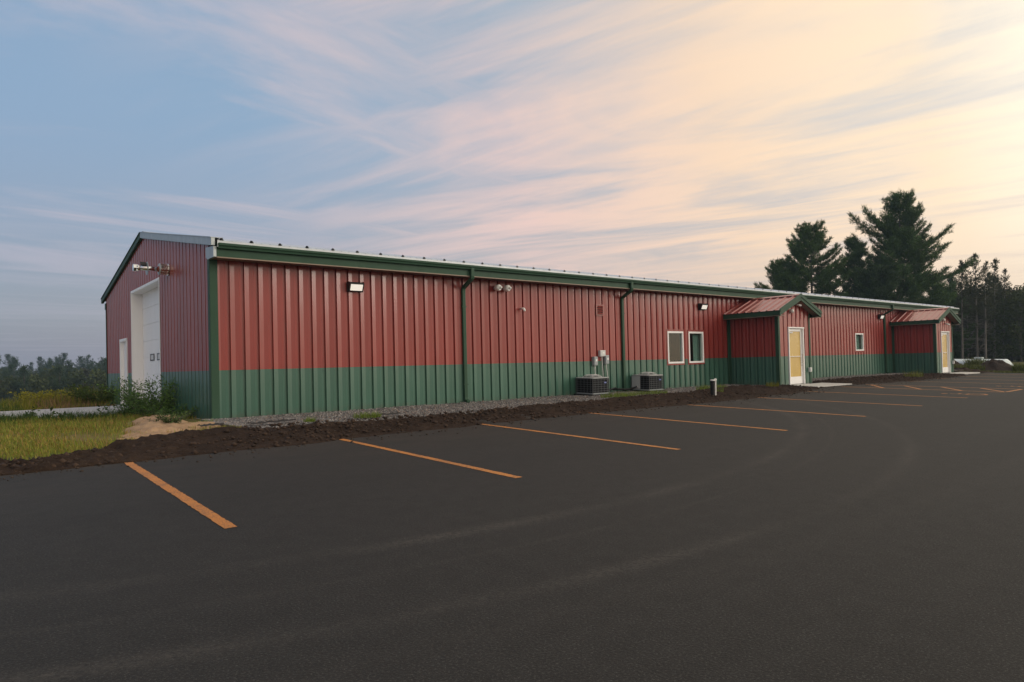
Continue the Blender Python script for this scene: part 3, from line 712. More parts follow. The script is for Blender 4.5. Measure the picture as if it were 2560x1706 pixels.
# rear and far walls
rw = part('rear_wall', MB().box(0.0, L, DEP - 0.03, DEP, -0.1, 3.60), 'red', bld)
mb = MB(); mb.prism([(0.04, -0.1), (DEP - 0.04, -0.1), (DEP - 0.04, 3.6), (DEP / 2, roof_z(DEP / 2) - 0.1), (0.04, 3.6)], 0, L - 0.04, L)
part('far_gable_wall', mb, 'red', bld)
part('floor_slab', MB().box(0.05, L - 0.05, 0.05, DEP - 0.05, -0.15, -0.02), 'concrete', bld)
# corner and base trim
mb = MB(); mb.box(-0.0495, 0.105, -0.058, -0.050, -0.02, 3.46); mb.box(-0.058, -0.050, -0.0581, 0.10, -0.02, 3.60)
part('corner_trim', mb, 'trim_green', bld, 0.003)
mb = MB(); mb.box(L - 0.10, L + 0.04, -0.058, -0.050, -0.02, 3.46); mb.box(L + 0.032, L + 0.04, -0.0461, 0.2, -0.02, 3.46)
part('corner_trim', mb, 'trim_green', bld, 0.003)
mb = MB(); mb.box(-0.058, -0.050, DEP - 0.10, DEP + 0.02, -0.02, 3.60); part('corner_trim', mb, 'trim_green', bld)
mb = MB(); mb.prism([(-0.048, 0.0), (-0.068, -0.012), (-0.068, -0.05), (0.0, -0.05), (0.0, 0.0)], 0, -0.03, L)
part('base_trim', mb, 'trim_green', bld)
for a, b_ in ((0.0, OHD[0] - 0.06), (OHD[1] + 0.06, MD[0] - 0.06), (MD[1] + 0.06, DEP)):
    mb = MB(); mb.prism([(-0.048, 0.004), (-0.085, -0.012), (-0.085, -0.030), (0.0, -0.030), (0.0, 0.004)], 1, a - (0.05 if a == 0 else 0), b_)
    part('base_flashing', mb, 'galvanised', bld)
# eave: soffit, fascia, gutter
mb = MB(); mb.box(-0.02, L + 0.02, -0.445, -0.004, 3.405, 3.42); part('soffit', mb, 'tan_soffit', bld)
mb = MB(); mb.box(-0.02, L + 0.02, -0.462, -0.447, 3.402, 3.70); part('fascia', mb, 'trim_green', bld)
mb = MB(); mb.box(-0.02, L + 0.02, -0.472, -0.4635, 3.385, 3.408); part('drip_edge', mb, 'tan_soffit', bld)
gp = [(-0.464, 3.575), (-0.535, 3.575), (-0.545, 3.610), (-0.572, 3.638), (-0.575, 3.680), (-0.562, 3.684), (-0.562, 3.646), (-0.535, 3.617), (-0.526, 3.584), (-0.474, 3.584), (-0.474, 3.69), (-0.464, 3.69)]
gut = MB(); gut.prism(gp, 0, 0.0, L + 0.02)
gut_o = part('gutter', gut, 'trim_green', bld)
mb = MB(); mb.prism([(-0.465, 3.576), (-0.535, 3.576), (-0.545, 3.610), (-0.572, 3.638), (-0.575, 3.680), (-0.465, 3.680)], 0, -0.004, 0.004); part('end_cap', mb, 'trim_green', gut_o)
mb = MB(); mb.prism([(-0.465, 3.576), (-0.535, 3.576), (-0.545, 3.610), (-0.572, 3.638), (-0.575, 3.680), (-0.465, 3.680)], 0, L + 0.016, L + 0.024); part('end_cap', mb, 'trim_green', gut_o)
# the galvanised end box of the eave
mb = MB(); mb.prism([(-0.47, 3.40), (-0.04, 3.40), (0.09, 3.46), (0.09, 3.66), (-0.47, 3.62)], 0, -0.085, -0.024); part('eave_end_box', mb, 'galvanised', bld, 0.004)
# rear eave
mb = MB(); mb.box(-0.02, L, DEP + 0.004, DEP + 0.46, 3.40, 3.62); part('rear_eave', mb, 'trim_green', bld)
# downspouts
for x in (6.43, 12.84, 33.30):
    mb = MB()
    def rect_tube(pts, w, dp):
        P = [Vector(p) for p in pts]; i0 = len(mb.v)
        for k_, p in enumerate(P):
            t = (P[min(k_ + 1, len(P) - 1)] - P[max(k_ - 1, 0)]).normalized(); nn = Vector((0, t.z, -t.y))
            for sx1, sn in ((-1, -1), (1, -1), (1, 1), (-1, 1)):
                q = p + Vector((sx1 * w / 2, 0, 0)) + nn * (sn * dp / 2); mb.v.append(tuple(q))
        for k_ in range(len(P) - 1):
            for j in range(4): mb.f.append((i0 + 4 * k_ + j, i0 + 4 * k_ + (j + 1) % 4, i0 + 4 * k_ + 4 + (j + 1) % 4, i0 + 4 * k_ + 4 + j))
        mb.f.append((i0 + 3, i0 + 2, i0 + 1, i0)); e = i0 + 4 * len(P) - 4; mb.f.append((e, e + 1, e + 2, e + 3))
    rect_tube([(x, -0.520, 3.62), (x, -0.520, 3.40), (x, -0.505, 3.345), (x, -0.46, 3.31), (x, -0.16, 3.16), (x, -0.105, 3.12), (x, -0.088, 3.05), (x, -0.088, 0.16), (x, -0.10, 0.10), (x, -0.16, 0.065), (x, -0.22, 0.055)], 0.105, 0.075)
    ds = part('downspout', mb, 'trim_green', bld, 0.01)
    for z in (0.5, 2.6):
        part('strap', MB().box(x - 0.075, x + 0.075, -0.1315, -0.1275, z, z + 0.03), 'trim_green', ds)
# roof: standing seam panels over a deck, front and rear slope
mb = MB()
mb.prism([(-0.46, ZE - 0.03), (DEP / 2, roof_z(DEP / 2) - 0.03), (DEP + 0.46, ZE - 0.03), (DEP + 0.46, ZE - 0.045), (DEP / 2, roof_z(DEP / 2) - 0.05), (-0.46, ZE - 0.045)], 0, -0.03, L + 0.03)
rf = part('roof', mb, 'dark', bld)  # deck coloured near black so the open rib ends look shaded
ROOFP = 0.61
def roof_panel(front):
    mb = MB(); prof = [(-0.048, 0.0), (-0.020, 0.052), (0.020, 0.052), (0.048, 0.0), (0.19, 0.0), (0.20, 0.006), (0.22, 0.006), (0.23, 0.0), (0.37, 0.0), (0.38, 0.006), (0.40, 0.006), (0.41, 0.0), (ROOFP - 0.045, 0.0)]
    y0, z0, y1, z1 = -0.53, ZE - SL * 0.08, DEP / 2, roof_z(DEP / 2)
    if not front: y0, y1 = DEP + 0.53, DEP / 2
    for a, b_ in zip(prof[:-1], prof[1:]):
        q = [(a[0], y0, z0 + a[1]), (b_[0], y0, z0 + b_[1]), (b_[0], y1, z1 + b_[1]), (a[0], y1, z1 + a[1])]
        mb.quad(*(q if front else q[::-1]))
    return mb.mesh('roof_panel')
pf, pb = roof_panel(True), roof_panel(False)
for i in range(70):
    link('roof_panel', pf, 'roof_steel', rf, (0.06 + i * ROOFP, 0, 0))
    link('roof_panel', pb, 'roof_steel', rf, (0.06 + i * ROOFP, 0, 0))
part('eave_flashing', MB().box(-0.02, L + 0.02, -0.529, -0.524, 3.60, ZE - SL * 0.08 - 0.001), 'flashing', rf)
zr = roof_z(DEP / 2)
mb = MB(); mb.prism([(DEP / 2 - 0.22, zr + 0.035), (DEP / 2, zr + 0.085), (DEP / 2 + 0.22, zr + 0.035), (DEP / 2 + 0.22, zr + 0.030), (DEP / 2, zr + 0.078), (DEP / 2 - 0.22, zr + 0.030)], 0, -0.07, L + 0.07)
part('ridge_cap', mb, 'galvanised', rf)
# rake trims
def rake(y0, y1, mat, nm, x0=-0.125, x1=-0.051, h=0.155):
    mb = MB(); a, b_ = roof_z(y0), roof_z(y1)
    mb.prism([(y0, a + 0.045), (y1, b_ + 0.045), (y1, b_ + 0.045 - h), (y0, a + 0.045 - h)], 0, x0, x1)
    mb.prism([(y0, a + 0.060), (y1, b_ + 0.060), (y1, b_ + 0.047), (y0, a + 0.047)], 0, x0 - 0.02, x1 + 0.16)
    part(nm, mb, mat, bld, 0.003)
def roof_z_(y): return ZE + SL * (min(y, DEP - y) + 0.45)
rake(-0.47, DEP / 2 - 0.001, 'galvanised', 'rake_trim')
rake(DEP / 2 + 0.001, DEP + 0.50, 'trim_green', 'rake_trim')
mb = MB(); mb.prism([(-0.3, roof_z(-0.3) - 0.1005), (DEP / 2, zr - 0.1005), (DEP / 2, zr - 0.122), (-0.3, roof_z(-0.3) - 0.122)], 0, -0.085, -0.0515); part('closure_strip', mb, 'galvanised', bld)
# overhead door, its jambs
od = part('roll_up_door', MB().box(0.262, 0.30, OHD[0] - 0.3, OHD[1] + 0.3, -0.1, 3.7), 'white', bld)
for k in range(7):
    z = 0.01 + k * 0.50
    mb = MB(); mb.box(0.246, 0.262, OHD[0] - 0.02, OHD[1] + 0.02, z, z + 0.488)
    for j in range(1, 4): mb.box(0.243, 0.2465, OHD[0] + 0.0, OHD[1], z + 0.122 * j - 0.003, z + 0.122 * j + 0.003)
    part('door_section', mb, 'white', od, 0.004)
for yc in (7.03, 6.12, 5.2):
    mb = MB(); y0, y1, z0, z1 = yc - 0.25, yc + 0.25, 1.40, 1.60
    mb.box(0.225, 0.246, y0, y1, z1 - 0.03, z1); mb.box(0.225, 0.246, y0, y1, z0, z0 + 0.03); mb.box(0.225, 0.246, y0, y0 + 0.04, z0 + 0.03, z1 - 0.03); mb.box(0.225, 0.246, y1 - 0.04, y1, z0 + 0.03, z1 - 0.03)
    part('door_window', mb, 'black_metal', od)
    part('pane', MB().box(0.232, 0.240, y0 + 0.04, y1 - 0.04, z0 + 0.03, z1 - 0.03), 'light_grey', od)
mb = MB(); mb.box(-0.060, 0.245, OHD[1] - 0.012, OHD[1] + 0.0, -0.05, 3.50); mb.box(-0.062, -0.051, OHD[1], OHD[1] + 0.06, -0.05, 3.56)
part('door_jamb', mb, 'white', bld)
mb = MB(); mb.box(-0.060, 0.245, OHD[0], OHD[0] + 0.012, -0.05, 3.50); mb.box(-0.062, -0.051, OHD[0] - 0.06, OHD[0], -0.05, 3.56)
part('door_jamb', mb, 'white', bld)
mb = MB(); mb.box(-0.064, 0.245, OHD[0] + 0.012, OHD[1] - 0.012, 3.488, 3.50); mb.box(-0.065, -0.051, OHD[0], OHD[1], 3.50, 3.56)
part('door_head', mb, 'white', bld)
# man door in the gable
dr = part('side_door', MB().box(0.045, 0.09, MD[0] + 0.05, MD[1] - 0.05, 0.0, 2.09), 'white', bld, 0.004)
mb = MB(); mb.box(-0.062, 0.09, MD[1] - 0.05, MD[1] + 0.03, 0, 2.14); mb.box(-0.062, 0.09, MD[0] - 0.03, MD[0] + 0.05, 0, 2.14); mb.box(-0.065, 0.09, MD[0] - 0.03, MD[1] + 0.03, 2.09, 2.17)
part('frame', mb, 'white', dr)
mb = MB(); mb.box(-0.02, 0.045, MD[0] + 0.09, MD[0] + 0.16, 0.70, 0.98); mb.box(-0.045, -0.02, MD[0] + 0.10, MD[0] + 0.30, 0.80, 0.85); part('handle', mb, 'grey_box', dr, 0.005)
# windows
for (a, b_, z0, z1) in WIN:
    mb = MB(); w = 0.065
    mb.box(a, b_, -0.070, 0.05, z1 - w, z1); mb.box(a, b_, -0.076, 0.05, z0, z0 + w); mb.box(a, a + w, -0.070, 0.05, z0 + w, z1 - w); mb.box(b_ - w, b_, -0.070, 0.05, z0 + w, z1 - w)
    wo = part('window', mb, 'white', bld, 0.004)
    part('pane', MB().box(a + w, b_ - w, -0.012, -0.006, z0 + w, z1 - w), 'glass', wo)
    t = 0.055; mb = MB()
    mb.box(a - t, b_ + t, -0.058, -0.0505, z1, z1 + t); mb.box(a - t, b_ + t, -0.058, -0.0505, z0 - t, z0); mb.box(a - t, a, -0.058, -0.0505, z0, z1); mb.box(b_, b_ + t, -0.058, -0.0505, z0, z1)
    mb.box(a - t, b_ + t, -0.066, -0.0507, z1 + t, z1 + t + 0.012)
    part('surround', mb, 'red', wo)
# a plain room behind the windows
rm = MB(); rm.box(14.2, 18.4, 1.35, 1.45, -0.02, 2.7)
room = part('room_wall', rm, 'room_green', bld)
part('room_wall', MB().box(17.9, 18.0, 0.05, 0.72, -0.02, 2.7), 'room_paint', bld)
part('room_wall', MB().box(18.45, 18.5, 0.3, 1.35, -0.02, 2.7), 'doorway_shade', bld)  # dark sheet, painted as the shade of a doorway
part('room_ceiling', MB().box(14.2, 18.5, 0.05, 2.2, 2.7, 2.75), 'white', bld)
part('room_wall', MB().box(14.1, 14.2, 0.05, 2.2, -0.02, 2.7), 'room_paint', bld)
part('room_wall', MB().box(29.0, 33.6, 0.5, 0.6, -0.02, 2.7), 'room_paint', bld)
part('room_wall', MB().box(31.6, 31.7, 0.05, 1.0, -0.02, 2.7), 'room_paint', bld)
part('added_backing', MB().box(29.85, 30.90, 0.10, 0.11, 1.1, 2.3), 'added_backing', bld)  # added panel close behind the glass, makes the small window read lighter
part('added_backing', MB().box(16.92, 17.45, 0.10, 0.11, 0.8, 2.2), 'added_backing', bld)  # added panel, lightens half of this pane where the side wall stays dim

# entry porches
def porch(x0, far):
    W_, PD, HE = 2.34, 2.10, 2.63; x1 = x0 + W_; xm = (x0 + x1) / 2
    OV, FO = 0.34, 0.30; PS = 0.40
    ztop = 2.735 + PS * (W_ / 2 + OV)                                       # ridge
    rz = lambda x: ztop - PS * abs(x - xm)
    root = part('entry_porch', MB().box(x0 + 0.05, x1 - 0.05, -PD + 0.05, -0.02, -0.15, 0.0), 'concrete', bld)
    dx0, dx1 = x0 + 0.68, x0 + 1.81
    dop = (dx0 + 0.03, dx1 - 0.03, -0.2, 2.10)
    # left, right and front cladding
    pw = W_ / 3 + 0.001; pl_ = PD / 3
    for i in range(3):
        for nm, mat, z0, z1, off in (('red_panel', 'red', ZS, HE, 0.003), ('green_panel', 'green', 0.0, ZS + 0.02, 0.0)):
            part(nm, sheet(lambda u, dd, z: (x0 - dd + 0.044, -u, z), i * pl_, (i + 1) * pl_, z0, z1, (), off), mat, root)
            part(nm, sheet(lambda u, dd, z: (x1 + dd - 0.044, -u, z), i * pl_, (i + 1) * pl_, z0, z1, (), off), mat, root)
            a, b_ = i * W_ / 3, (i + 1) * W_ / 3
            tf = (lambda u: rz(x0 + u) - 0.10) if mat == 'red' else z1
            mb = sheet(lambda u, dd, z: (x0 + u, -PD - dd + 0.044, z), a, b_, z0, tf, [(dop[0] - x0, dop[1] - x0, dop[2], dop[3])], off, phase=0.05)
            if mb.f: part(nm, mb, mat, root)
    # corner trims
    mb = MB(); mb.box(x0 - 0.012, x0 + 0.10, -PD - 0.012, -PD - 0.004, 0, HE + 0.05); mb.box(x0 - 0.012, x0 - 0.004, -PD - 0.0121, -PD + 0.12, 0, HE); part('corner_trim', mb, 'trim_green', root)
    mb = MB(); mb.box(x1 - 0.10, x1 + 0.012, -PD - 0.012, -PD - 0.004, 0, HE + 0.05); mb.box(x1 + 0.004, x1 + 0.012, -PD - 0.0121, -PD + 0.12, 0, HE); part('corner_trim', mb, 'trim_green', root)
    mb = MB(); mb.box(x0 - 0.10, x0 - 0.003, -0.05, -0.042, 0, HE); mb.box(x0 - 0.012, x0 - 0.004, -0.14, -0.0421, 0, HE); part('corner_trim', mb, 'trim_green', root)
    mb = MB(); mb.box(x1 + 0.003, x1 + 0.10, -0.05, -0.042, 0, HE); part('corner_trim', mb, 'trim_green', root)
    # roof
    yf_ = -PD - FO
    mb = MB(); e = W_ / 2 + OV
    mb.prism([(xm - e, rz(xm - e) - 0.012), (xm, ztop - 0.012), (xm + e, rz(xm + e) - 0.012), (xm + e, rz(xm + e) - 0.03), (xm, ztop - 0.03), (xm - e, rz(xm - e) - 0.03)], 1, yf_ + 0.02, -0.04)
    part('roof_deck', mb, 'tan_soffit', root)
    nP = 4; pl2 = (PD + FO - 0.04) / nP
    for i in range(nP):
        for sgn in (-1, 1):
            mb = MB(); y_ = -0.045 - i * pl2; half = pl2 / 2
            prof = []
            for q in (0, 1):
                o = -q * half
                prof += [(o, 0.0), (o - 0.035, 0.0), (o - 0.055, 0.035), (o - 0.080, 0.035), (o - 0.100, 0.0)]
            prof.append((-pl2, 0.0))
            for A, B in zip(prof[:-1], prof[1:]):
                xe = xm + sgn * (e + 0.03); ze = rz(xe)
                mb.quad((xe, y_ + A[0], ze + A[1]), (xe, y_ + B[0], ze + B[1]), (xm, y_ + B[0], ztop + B[1]), (xm, y_ + A[0], ztop + A[1]))
            part('roof_panel', mb, 'red_roof', root)
    mb = MB(); mb.prism([(xm - 0.13, ztop + 0.042 - 0.13 * PS), (xm, ztop + 0.045), (xm + 0.13, ztop + 0.042 - 0.13 * PS), (xm + 0.13, ztop + 0.037 - 0.13 * PS), (xm, ztop + 0.039), (xm - 0.13, ztop + 0.037 - 0.13 * PS)], 1, yf_, -0.04)
    part('ridge_cap', mb, 'red_roof', root)
    # eave fascias with tan lower edge, soffits
    for sgn in (-1, 1):
        xe = xm + sgn * e; ze = rz(xe); a, b_ = sorted((xe, xe - sgn * 0.018))
        part('fascia', MB().box(a, b_, yf_ + 0.02, -0.045, ze - 0.19, ze - 0.006), 'trim_green', root)
        a, b_ = sorted((xe + sgn * 0.006, xe - sgn * 0.33))
        part('soffit', MB().box(a, b_, yf_ + 0.022, -0.047, ze - 0.205, ze - 0.191), 'tan_soffit', root)
        # stepped rake boards on the front
        for (h0, h1, yo) in ((0.045, -0.075, 0.0), (-0.0755, -0.195, 0.022)):
            mb = MB(); xo = xm + sgn * (e + 0.03); xi = xm
            P4 = [(xi, ztop + h0), (xo, rz(xo) + h0), (xo, rz(xo) + h1), (xi, ztop + h1)]
            mb.prism(P4, 1, yf_ - 0.022 + yo, yf_ + 0.018 + yo)
            part('rake_board', mb, 'trim_green', root, 0.003)
        # sloping soffit under the front overhang
        mb = MB(); mb.prism([(xm, ztop - 0.150), (xm + sgn * e, rz(xm + e) - 0.150), (xm + sgn * e, rz(xm + e) - 0.165), (xm, ztop - 0.165)], 1, yf_ + 0.0405, -PD - 0.005)
        part('soffit', mb, 'tan_soffit', root)
    # door
    mb = MB(); w = 0.055
    mb.box(dx0, dx0 + w, -PD - 0.035, -PD + 0.14, 0, 2.10); mb.box(dx1 - w, dx1, -PD - 0.035, -PD + 0.14, 0, 2.10); mb.box(dx0 - 0.02, dx1 + 0.02, -PD - 0.045, -PD + 0.14, 2.10, 2.15)
    part('door_frame', mb, 'white', root, 0.003)
    yd = -PD + 0.06; a, b_ = dx0 + w + 0.004, dx1 - w - 0.004
    mb = MB(); s = 0.085
    mb.box(a, a + s, yd - 0.025, yd + 0.02, 0.01, 2.09); mb.box(b_ - s, b_, yd - 0.025, yd + 0.02, 0.01, 2.09); mb.box(a + s, b_ - s, yd - 0.025, yd + 0.02, 1.99, 2.09); mb.box(a + s, b_ - s, yd - 0.025, yd + 0.02, 0.01, 0.28)
    part('door', mb, 'white', root, 0.003)
    part('door_pane', MB().box(a + s, b_ - s, yd - 0.006, yd + 0.004, 0.28, 1.99), 'gold_pane', root)
    part('push_bar', MB().box(a + s, b_ - s - 0.05, yd - 0.055, yd - 0.035, 1.03, 1.06), 'stainless', root)
    part('closer', MB().box(a + s + 0.02, a + s + 0.24, yd - 0.05, yd - 0.025, 1.92, 1.97), 'light_grey', root)
    hx = (a + s * 0.5) if far else (b_ - s * 0.5)
    hs = 1 if far else -1
    mb = MB(); mb.tube([(hx, yd - 0.025, 0.80), (hx, yd - 0.085, 0.80), (hx, yd - 0.085, 1.12), (hx, yd - 0.025, 1.12)], 0.012, 8)
    part('pull_handle', mb, 'stainless', root)
    part('lock', MB().tube([(hx, yd - 0.025, 0.70), (hx, yd - 0.045, 0.70)], 0.022, 10), 'stainless', root)
    return x0, x1, dx0, dx1, ztop
P1 = porch(19.04, False); P2 = porch(34.36, True)

# ------------------------------------------------------------------ things fixed to the walls (in the building's frame)
def wall_thing(name, label, cat, loc, group=None):
    return thing(name, label, cat, BM @ Vector(loc), BROT, group)
def wall_light(label, x):
    t = wall_thing('wall_light', label, 'wall light', (x, -0.048, 2.99), 'wall pack lights')
    mb = MB(); mb.prism([(0.0, -0.115), (0.0, 0.105), (-0.13, 0.105), (-0.175, 0.065), (-0.10, -0.115)], 0, -0.185, 0.185); hsg = part('housing', mb, 'black_metal', t, 0.012)
    a = Vector((0, -0.175, 0.065)); b_ = Vector((0, -0.10, -0.115)); u = (b_ - a).normalized(); nn = Vector((0, u.z, -u.y)); nn = nn if nn.y < 0 else -nn
    p0 = a + u * 0.022; p1 = b_ - u * 0.020
    mb = MB(); i = 0
    v = [(sx1, *(p + nn * h)[1:]) for h in (0.001, 0.010) for (sx1, p) in ((-0.155, p0), (0.155, p0), (0.155, p1), (-0.155, p1))]
    mb.v = v; mb.f = [(4, 5, 6, 7), (0, 1, 5, 4), (1, 2, 6, 5), (2, 3, 7, 6), (3, 0, 4, 7)]
    part('lens', mb, 'lamp_lens', t)
    for s in (-1, 1):
        mb = MB(); P = [(s * 0.19, *(q)[1:]) for q in (a + nn * 0.004, b_ + nn * 0.004)]
    return t
wall_light('black wall light with bright lens between the corner and the first downspout', 3.24)
wall_light('black wall light with bright lens above the paired windows', 17.30)
wall_light('black wall light with bright lens beside the downspout near the small window', 32.80)
for k, x in enumerate((7.55, 7.88)):
    t = wall_thing('round_vent', 'white round vent cap on the wall under the eave', 'vent', (x, -0.04, 3.18), 'pair of white vent caps under the eave')
    part('pipe', MB().tube([(0, 0.0, 0), (0, -0.10, 0)], 0.045, 14), 'pvc', t, smooth=True)
    part('hood', MB().tube([(0, -0.07, 0), (0, -0.10, 0), (0, -0.20, 0), (0, -0.235, 0)], [0.060, 0.092, 0.092, 0.070], 20), 'pvc', t)
    mb = MB()
    for s in (-0.045, 0.0, 0.045): mb.box(s - 0.008, s + 0.008, -0.245, -0.2352, -0.05, 0.05)
    part('grille', mb, 'light_grey', t)
    part('outlet', MB().tube([(0.02, -0.235, 0), (0.02, -0.29, 0)], 0.032, 12), 'pvc', t, smooth=True)
t = wall_thing('vent_elbow', 'small white plastic pipe elbow sticking out of the red wall', 'pipe', (8.47, -0.03, 2.63))
part('pipe', MB().tube([(0, 0.0, 0), (0, -0.13, 0), (0.004, -0.165, -0.012), (0.010, -0.185, -0.045), (0.012, -0.19, -0.085)], [0.030, 0.030, 0.036, 0.036, 0.036], 12), 'pvc', t, smooth=True)
part('opening', MB().tube([(0.012, -0.19, -0.084), (0.012, -0.19, -0.0875)], 0.028, 12), 'dark', t)
t = wall_thing('louvre_vent', 'square red louvre vent set in the wall above the electrical boxes', 'vent', (11.78, -0.0495, 2.69))
mb = MB(); mb.box(-0.18, 0.18, -0.035, 0.0, 0.14, 0.18); mb.box(-0.18, 0.18, -0.035, 0.0, -0.18, -0.14); mb.box(-0.18, -0.13, -0.035, 0.0, -0.14, 0.14); mb.box(0.13, 0.18, -0.035, 0.0, -0.14, 0.14); part('frame', mb, 'red', t, 0.003)
part('backing', MB().box(-0.13, 0.13, -0.004, 0.0, -0.14, 0.14), 'dark', t)
for k in range(4):
    mb = MB(); z = -0.125 + k * 0.07; mb.prism([(-0.006, z + 0.05), (-0.004, z + 0.05), (-0.034, z + 0.004), (-0.038, z + 0.004)], 0, -0.13, 0.13); part('slat', mb, 'red', t)
# electrical boxes with conduits
def ebox(name, label, x, z, w, h, dp, mat, drop, bend):
    t = wall_thing(name, label, 'electrical box', (x, -0.049, z))
    part('cabinet', MB().box(-w / 2, w / 2, -dp, 0, -h / 2, h / 2), mat, t, 0.006)
    part('cover', MB().box(-w / 2 + 0.012, w / 2 - 0.012, -dp - 0.012, -dp - 0.001, -h / 2 + 0.02, h / 2 - 0.01), mat, t, 0.004)
    part('sticker', MB().box(-w * 0.1, w * 0.3, -dp - 0.0145, -dp - 0.0125, -h * 0.05, h * 0.2), 'white_plastic', t)
    part('conduit', MB().tube([(0, -dp * 0.5, -h / 2), (0, -dp * 0.5, -h / 2 - 0.12), (bend * 0.5, -dp * 0.55, -h / 2 - drop * 0.5), (bend, -dp * 0.7, -h / 2 - drop)], 0.013, 8), 'light_grey', t, smooth=True)
    return t
ebox('disconnect_box', 'dark grey electrical disconnect box left of the pale junction box', 11.46, 1.06, 0.17, 0.28, 0.10, 'grey_box', 0.58, 0.0)
ebox('junction_box', 'pale grey junction box mounted highest above the condenser unit', 11.80, 1.30, 0.25, 0.20, 0.09, 'light_grey', 0.85, 0.03)
ebox('disconnect_box', 'dark grey electrical disconnect box right of the pale junction box', 11.99, 1.10, 0.17, 0.28, 0.10, 'grey_box', 0.60, 0.05)
# porch lamps, cameras, outlets
for (x0, x1, dx0, dx1, zt), w1 in ((P1, 'first'), (P2, 'far')):
    lx = x0 + (0.90 if w1 == 'first' else 0.98)
    t = wall_thing('porch_lamp', f'white domed lamp above the door of the {w1} entry porch', 'lamp', (lx, -2.105, 2.74), 'porch lamps')
    part('base', MB().tube([(0, 0, 0), (0, -0.03, 0)], 0.085, 16), 'white_plastic', t, smooth=False)
    part('dome', MB().tube([(0, -0.03, 0), (0, -0.08, 0), (0, -0.12, -0.01), (0, -0.14, -0.015)], [0.082, 0.078, 0.055, 0.015], 16), 'white_plastic', t, smooth=True)
    cxx, cz_ = (x0 + 1.28, 2.99) if w1 == 'first' else (x0 + 1.32, 2.53)
    t = wall_thing('security_camera', f'small white security camera over the {w1} entry porch door', 'camera', (cxx, -2.105, cz_), 'security cameras')
    part('mount', MB().tube([(0, 0, 0.03), (0, -0.05, 0.03), (0, -0.09, 0.01)], [0.04, 0.03, 0.02], 12), 'white_plastic', t, smooth=True)
    part('body', MB().tube([(-0.03, -0.06, 0.01), (0.02, -0.13, -0.015), (0.07, -0.20, -0.045)], [0.034, 0.036, 0.036], 12), 'white_plastic', t, smooth=True)
    part('camera_lens', MB().tube([(0.0702, -0.2003, -0.0451), (0.0720, -0.2027, -0.0462)], 0.025, 10), 'dark', t)
    t = wall_thing('outlet_box', f'grey weatherproof outlet box beside the {w1} entry porch door', 'outlet', (x1 - 0.17, -2.104, 0.52), 'outlet boxes')
    part('cover', MB().box(-0.055, 0.055, -0.09, 0.0, -0.085, 0.085), 'light_grey', t, 0.01)
    part('lid', MB().box(-0.058, 0.058, -0.096, -0.0905, -0.06, 0.088), 'light_grey', t, 0.002)
# flue through the gable
t = wall_thing('flue_vent', 'stainless steel heater flue sticking out of the gable wall above the roll-up door', 'flue', (-0.047, 3.55, 3.63))
part('intake_drum', MB().tube([(-0.02, 0, 0), (-0.02, 0, 0.0), (-0.20, 0, 0)][::2], 0.125, 20), 'stainless', t, smooth=False)
for k in range(10):
    a = k * 0.6283; y, z = 0.128 * math.cos(a), 0.128 * math.sin(a)
    part('fin', MB().box(-0.19, -0.03, y - 0.008, y + 0.008, z - 0.008, z + 0.008), 'stainless', t)
part('collar', MB().tube([(0.0, 0, 0), (-0.025, 0, 0)], 0.15, 20), 'stainless', t)
part('disc', MB().tube([(-0.205, 0, 0), (-0.23, 0, 0)], [0.150, 0.135], 24), 'galvanised', t)
part('seal', MB().tube([(-0.231, 0, 0), (-0.25, 0, 0)], 0.072, 20), 'rust_red', t)
part('pipe', MB().tube([(-0.20, 0, 0), (-0.66, 0, 0)], 0.056, 20), 'stainless', t, smooth=True)
part('disc', MB().tube([(-0.485, 0, 0), (-0.495, 0, 0)], 0.165, 24), 'galvanised', t)
part('seal', MB().tube([(-0.470, 0, 0), (-0.484, 0, 0)], 0.068, 20), 'rust_red', t)
part('cap', MB().tube([(-0.735, 0, 0), (-0.795, 0, 0)], 0.088, 20), 'stainless', t)
part('cap_cone', MB().tube([(-0.64, 0, 0), (-0.70, 0, 0)], [0.058, 0.084], 20), 'stainless', t, smooth=True)
for k in range(6):
    a = k * 1.047; y, z = 0.07 * math.cos(a), 0.07 * math.sin(a)
    part('cap_vane', MB().box(-0.737, -0.698, y - 0.012, y + 0.012, z - 0.012, z + 0.012), 'stainless', t)
part('bracket', MB().prism([(0.03, 0.06), (0.12, 0.15), (0.09, 0.17), (-0.02, 0.08)], 0, -0.62, -0.50), 'dark', t)

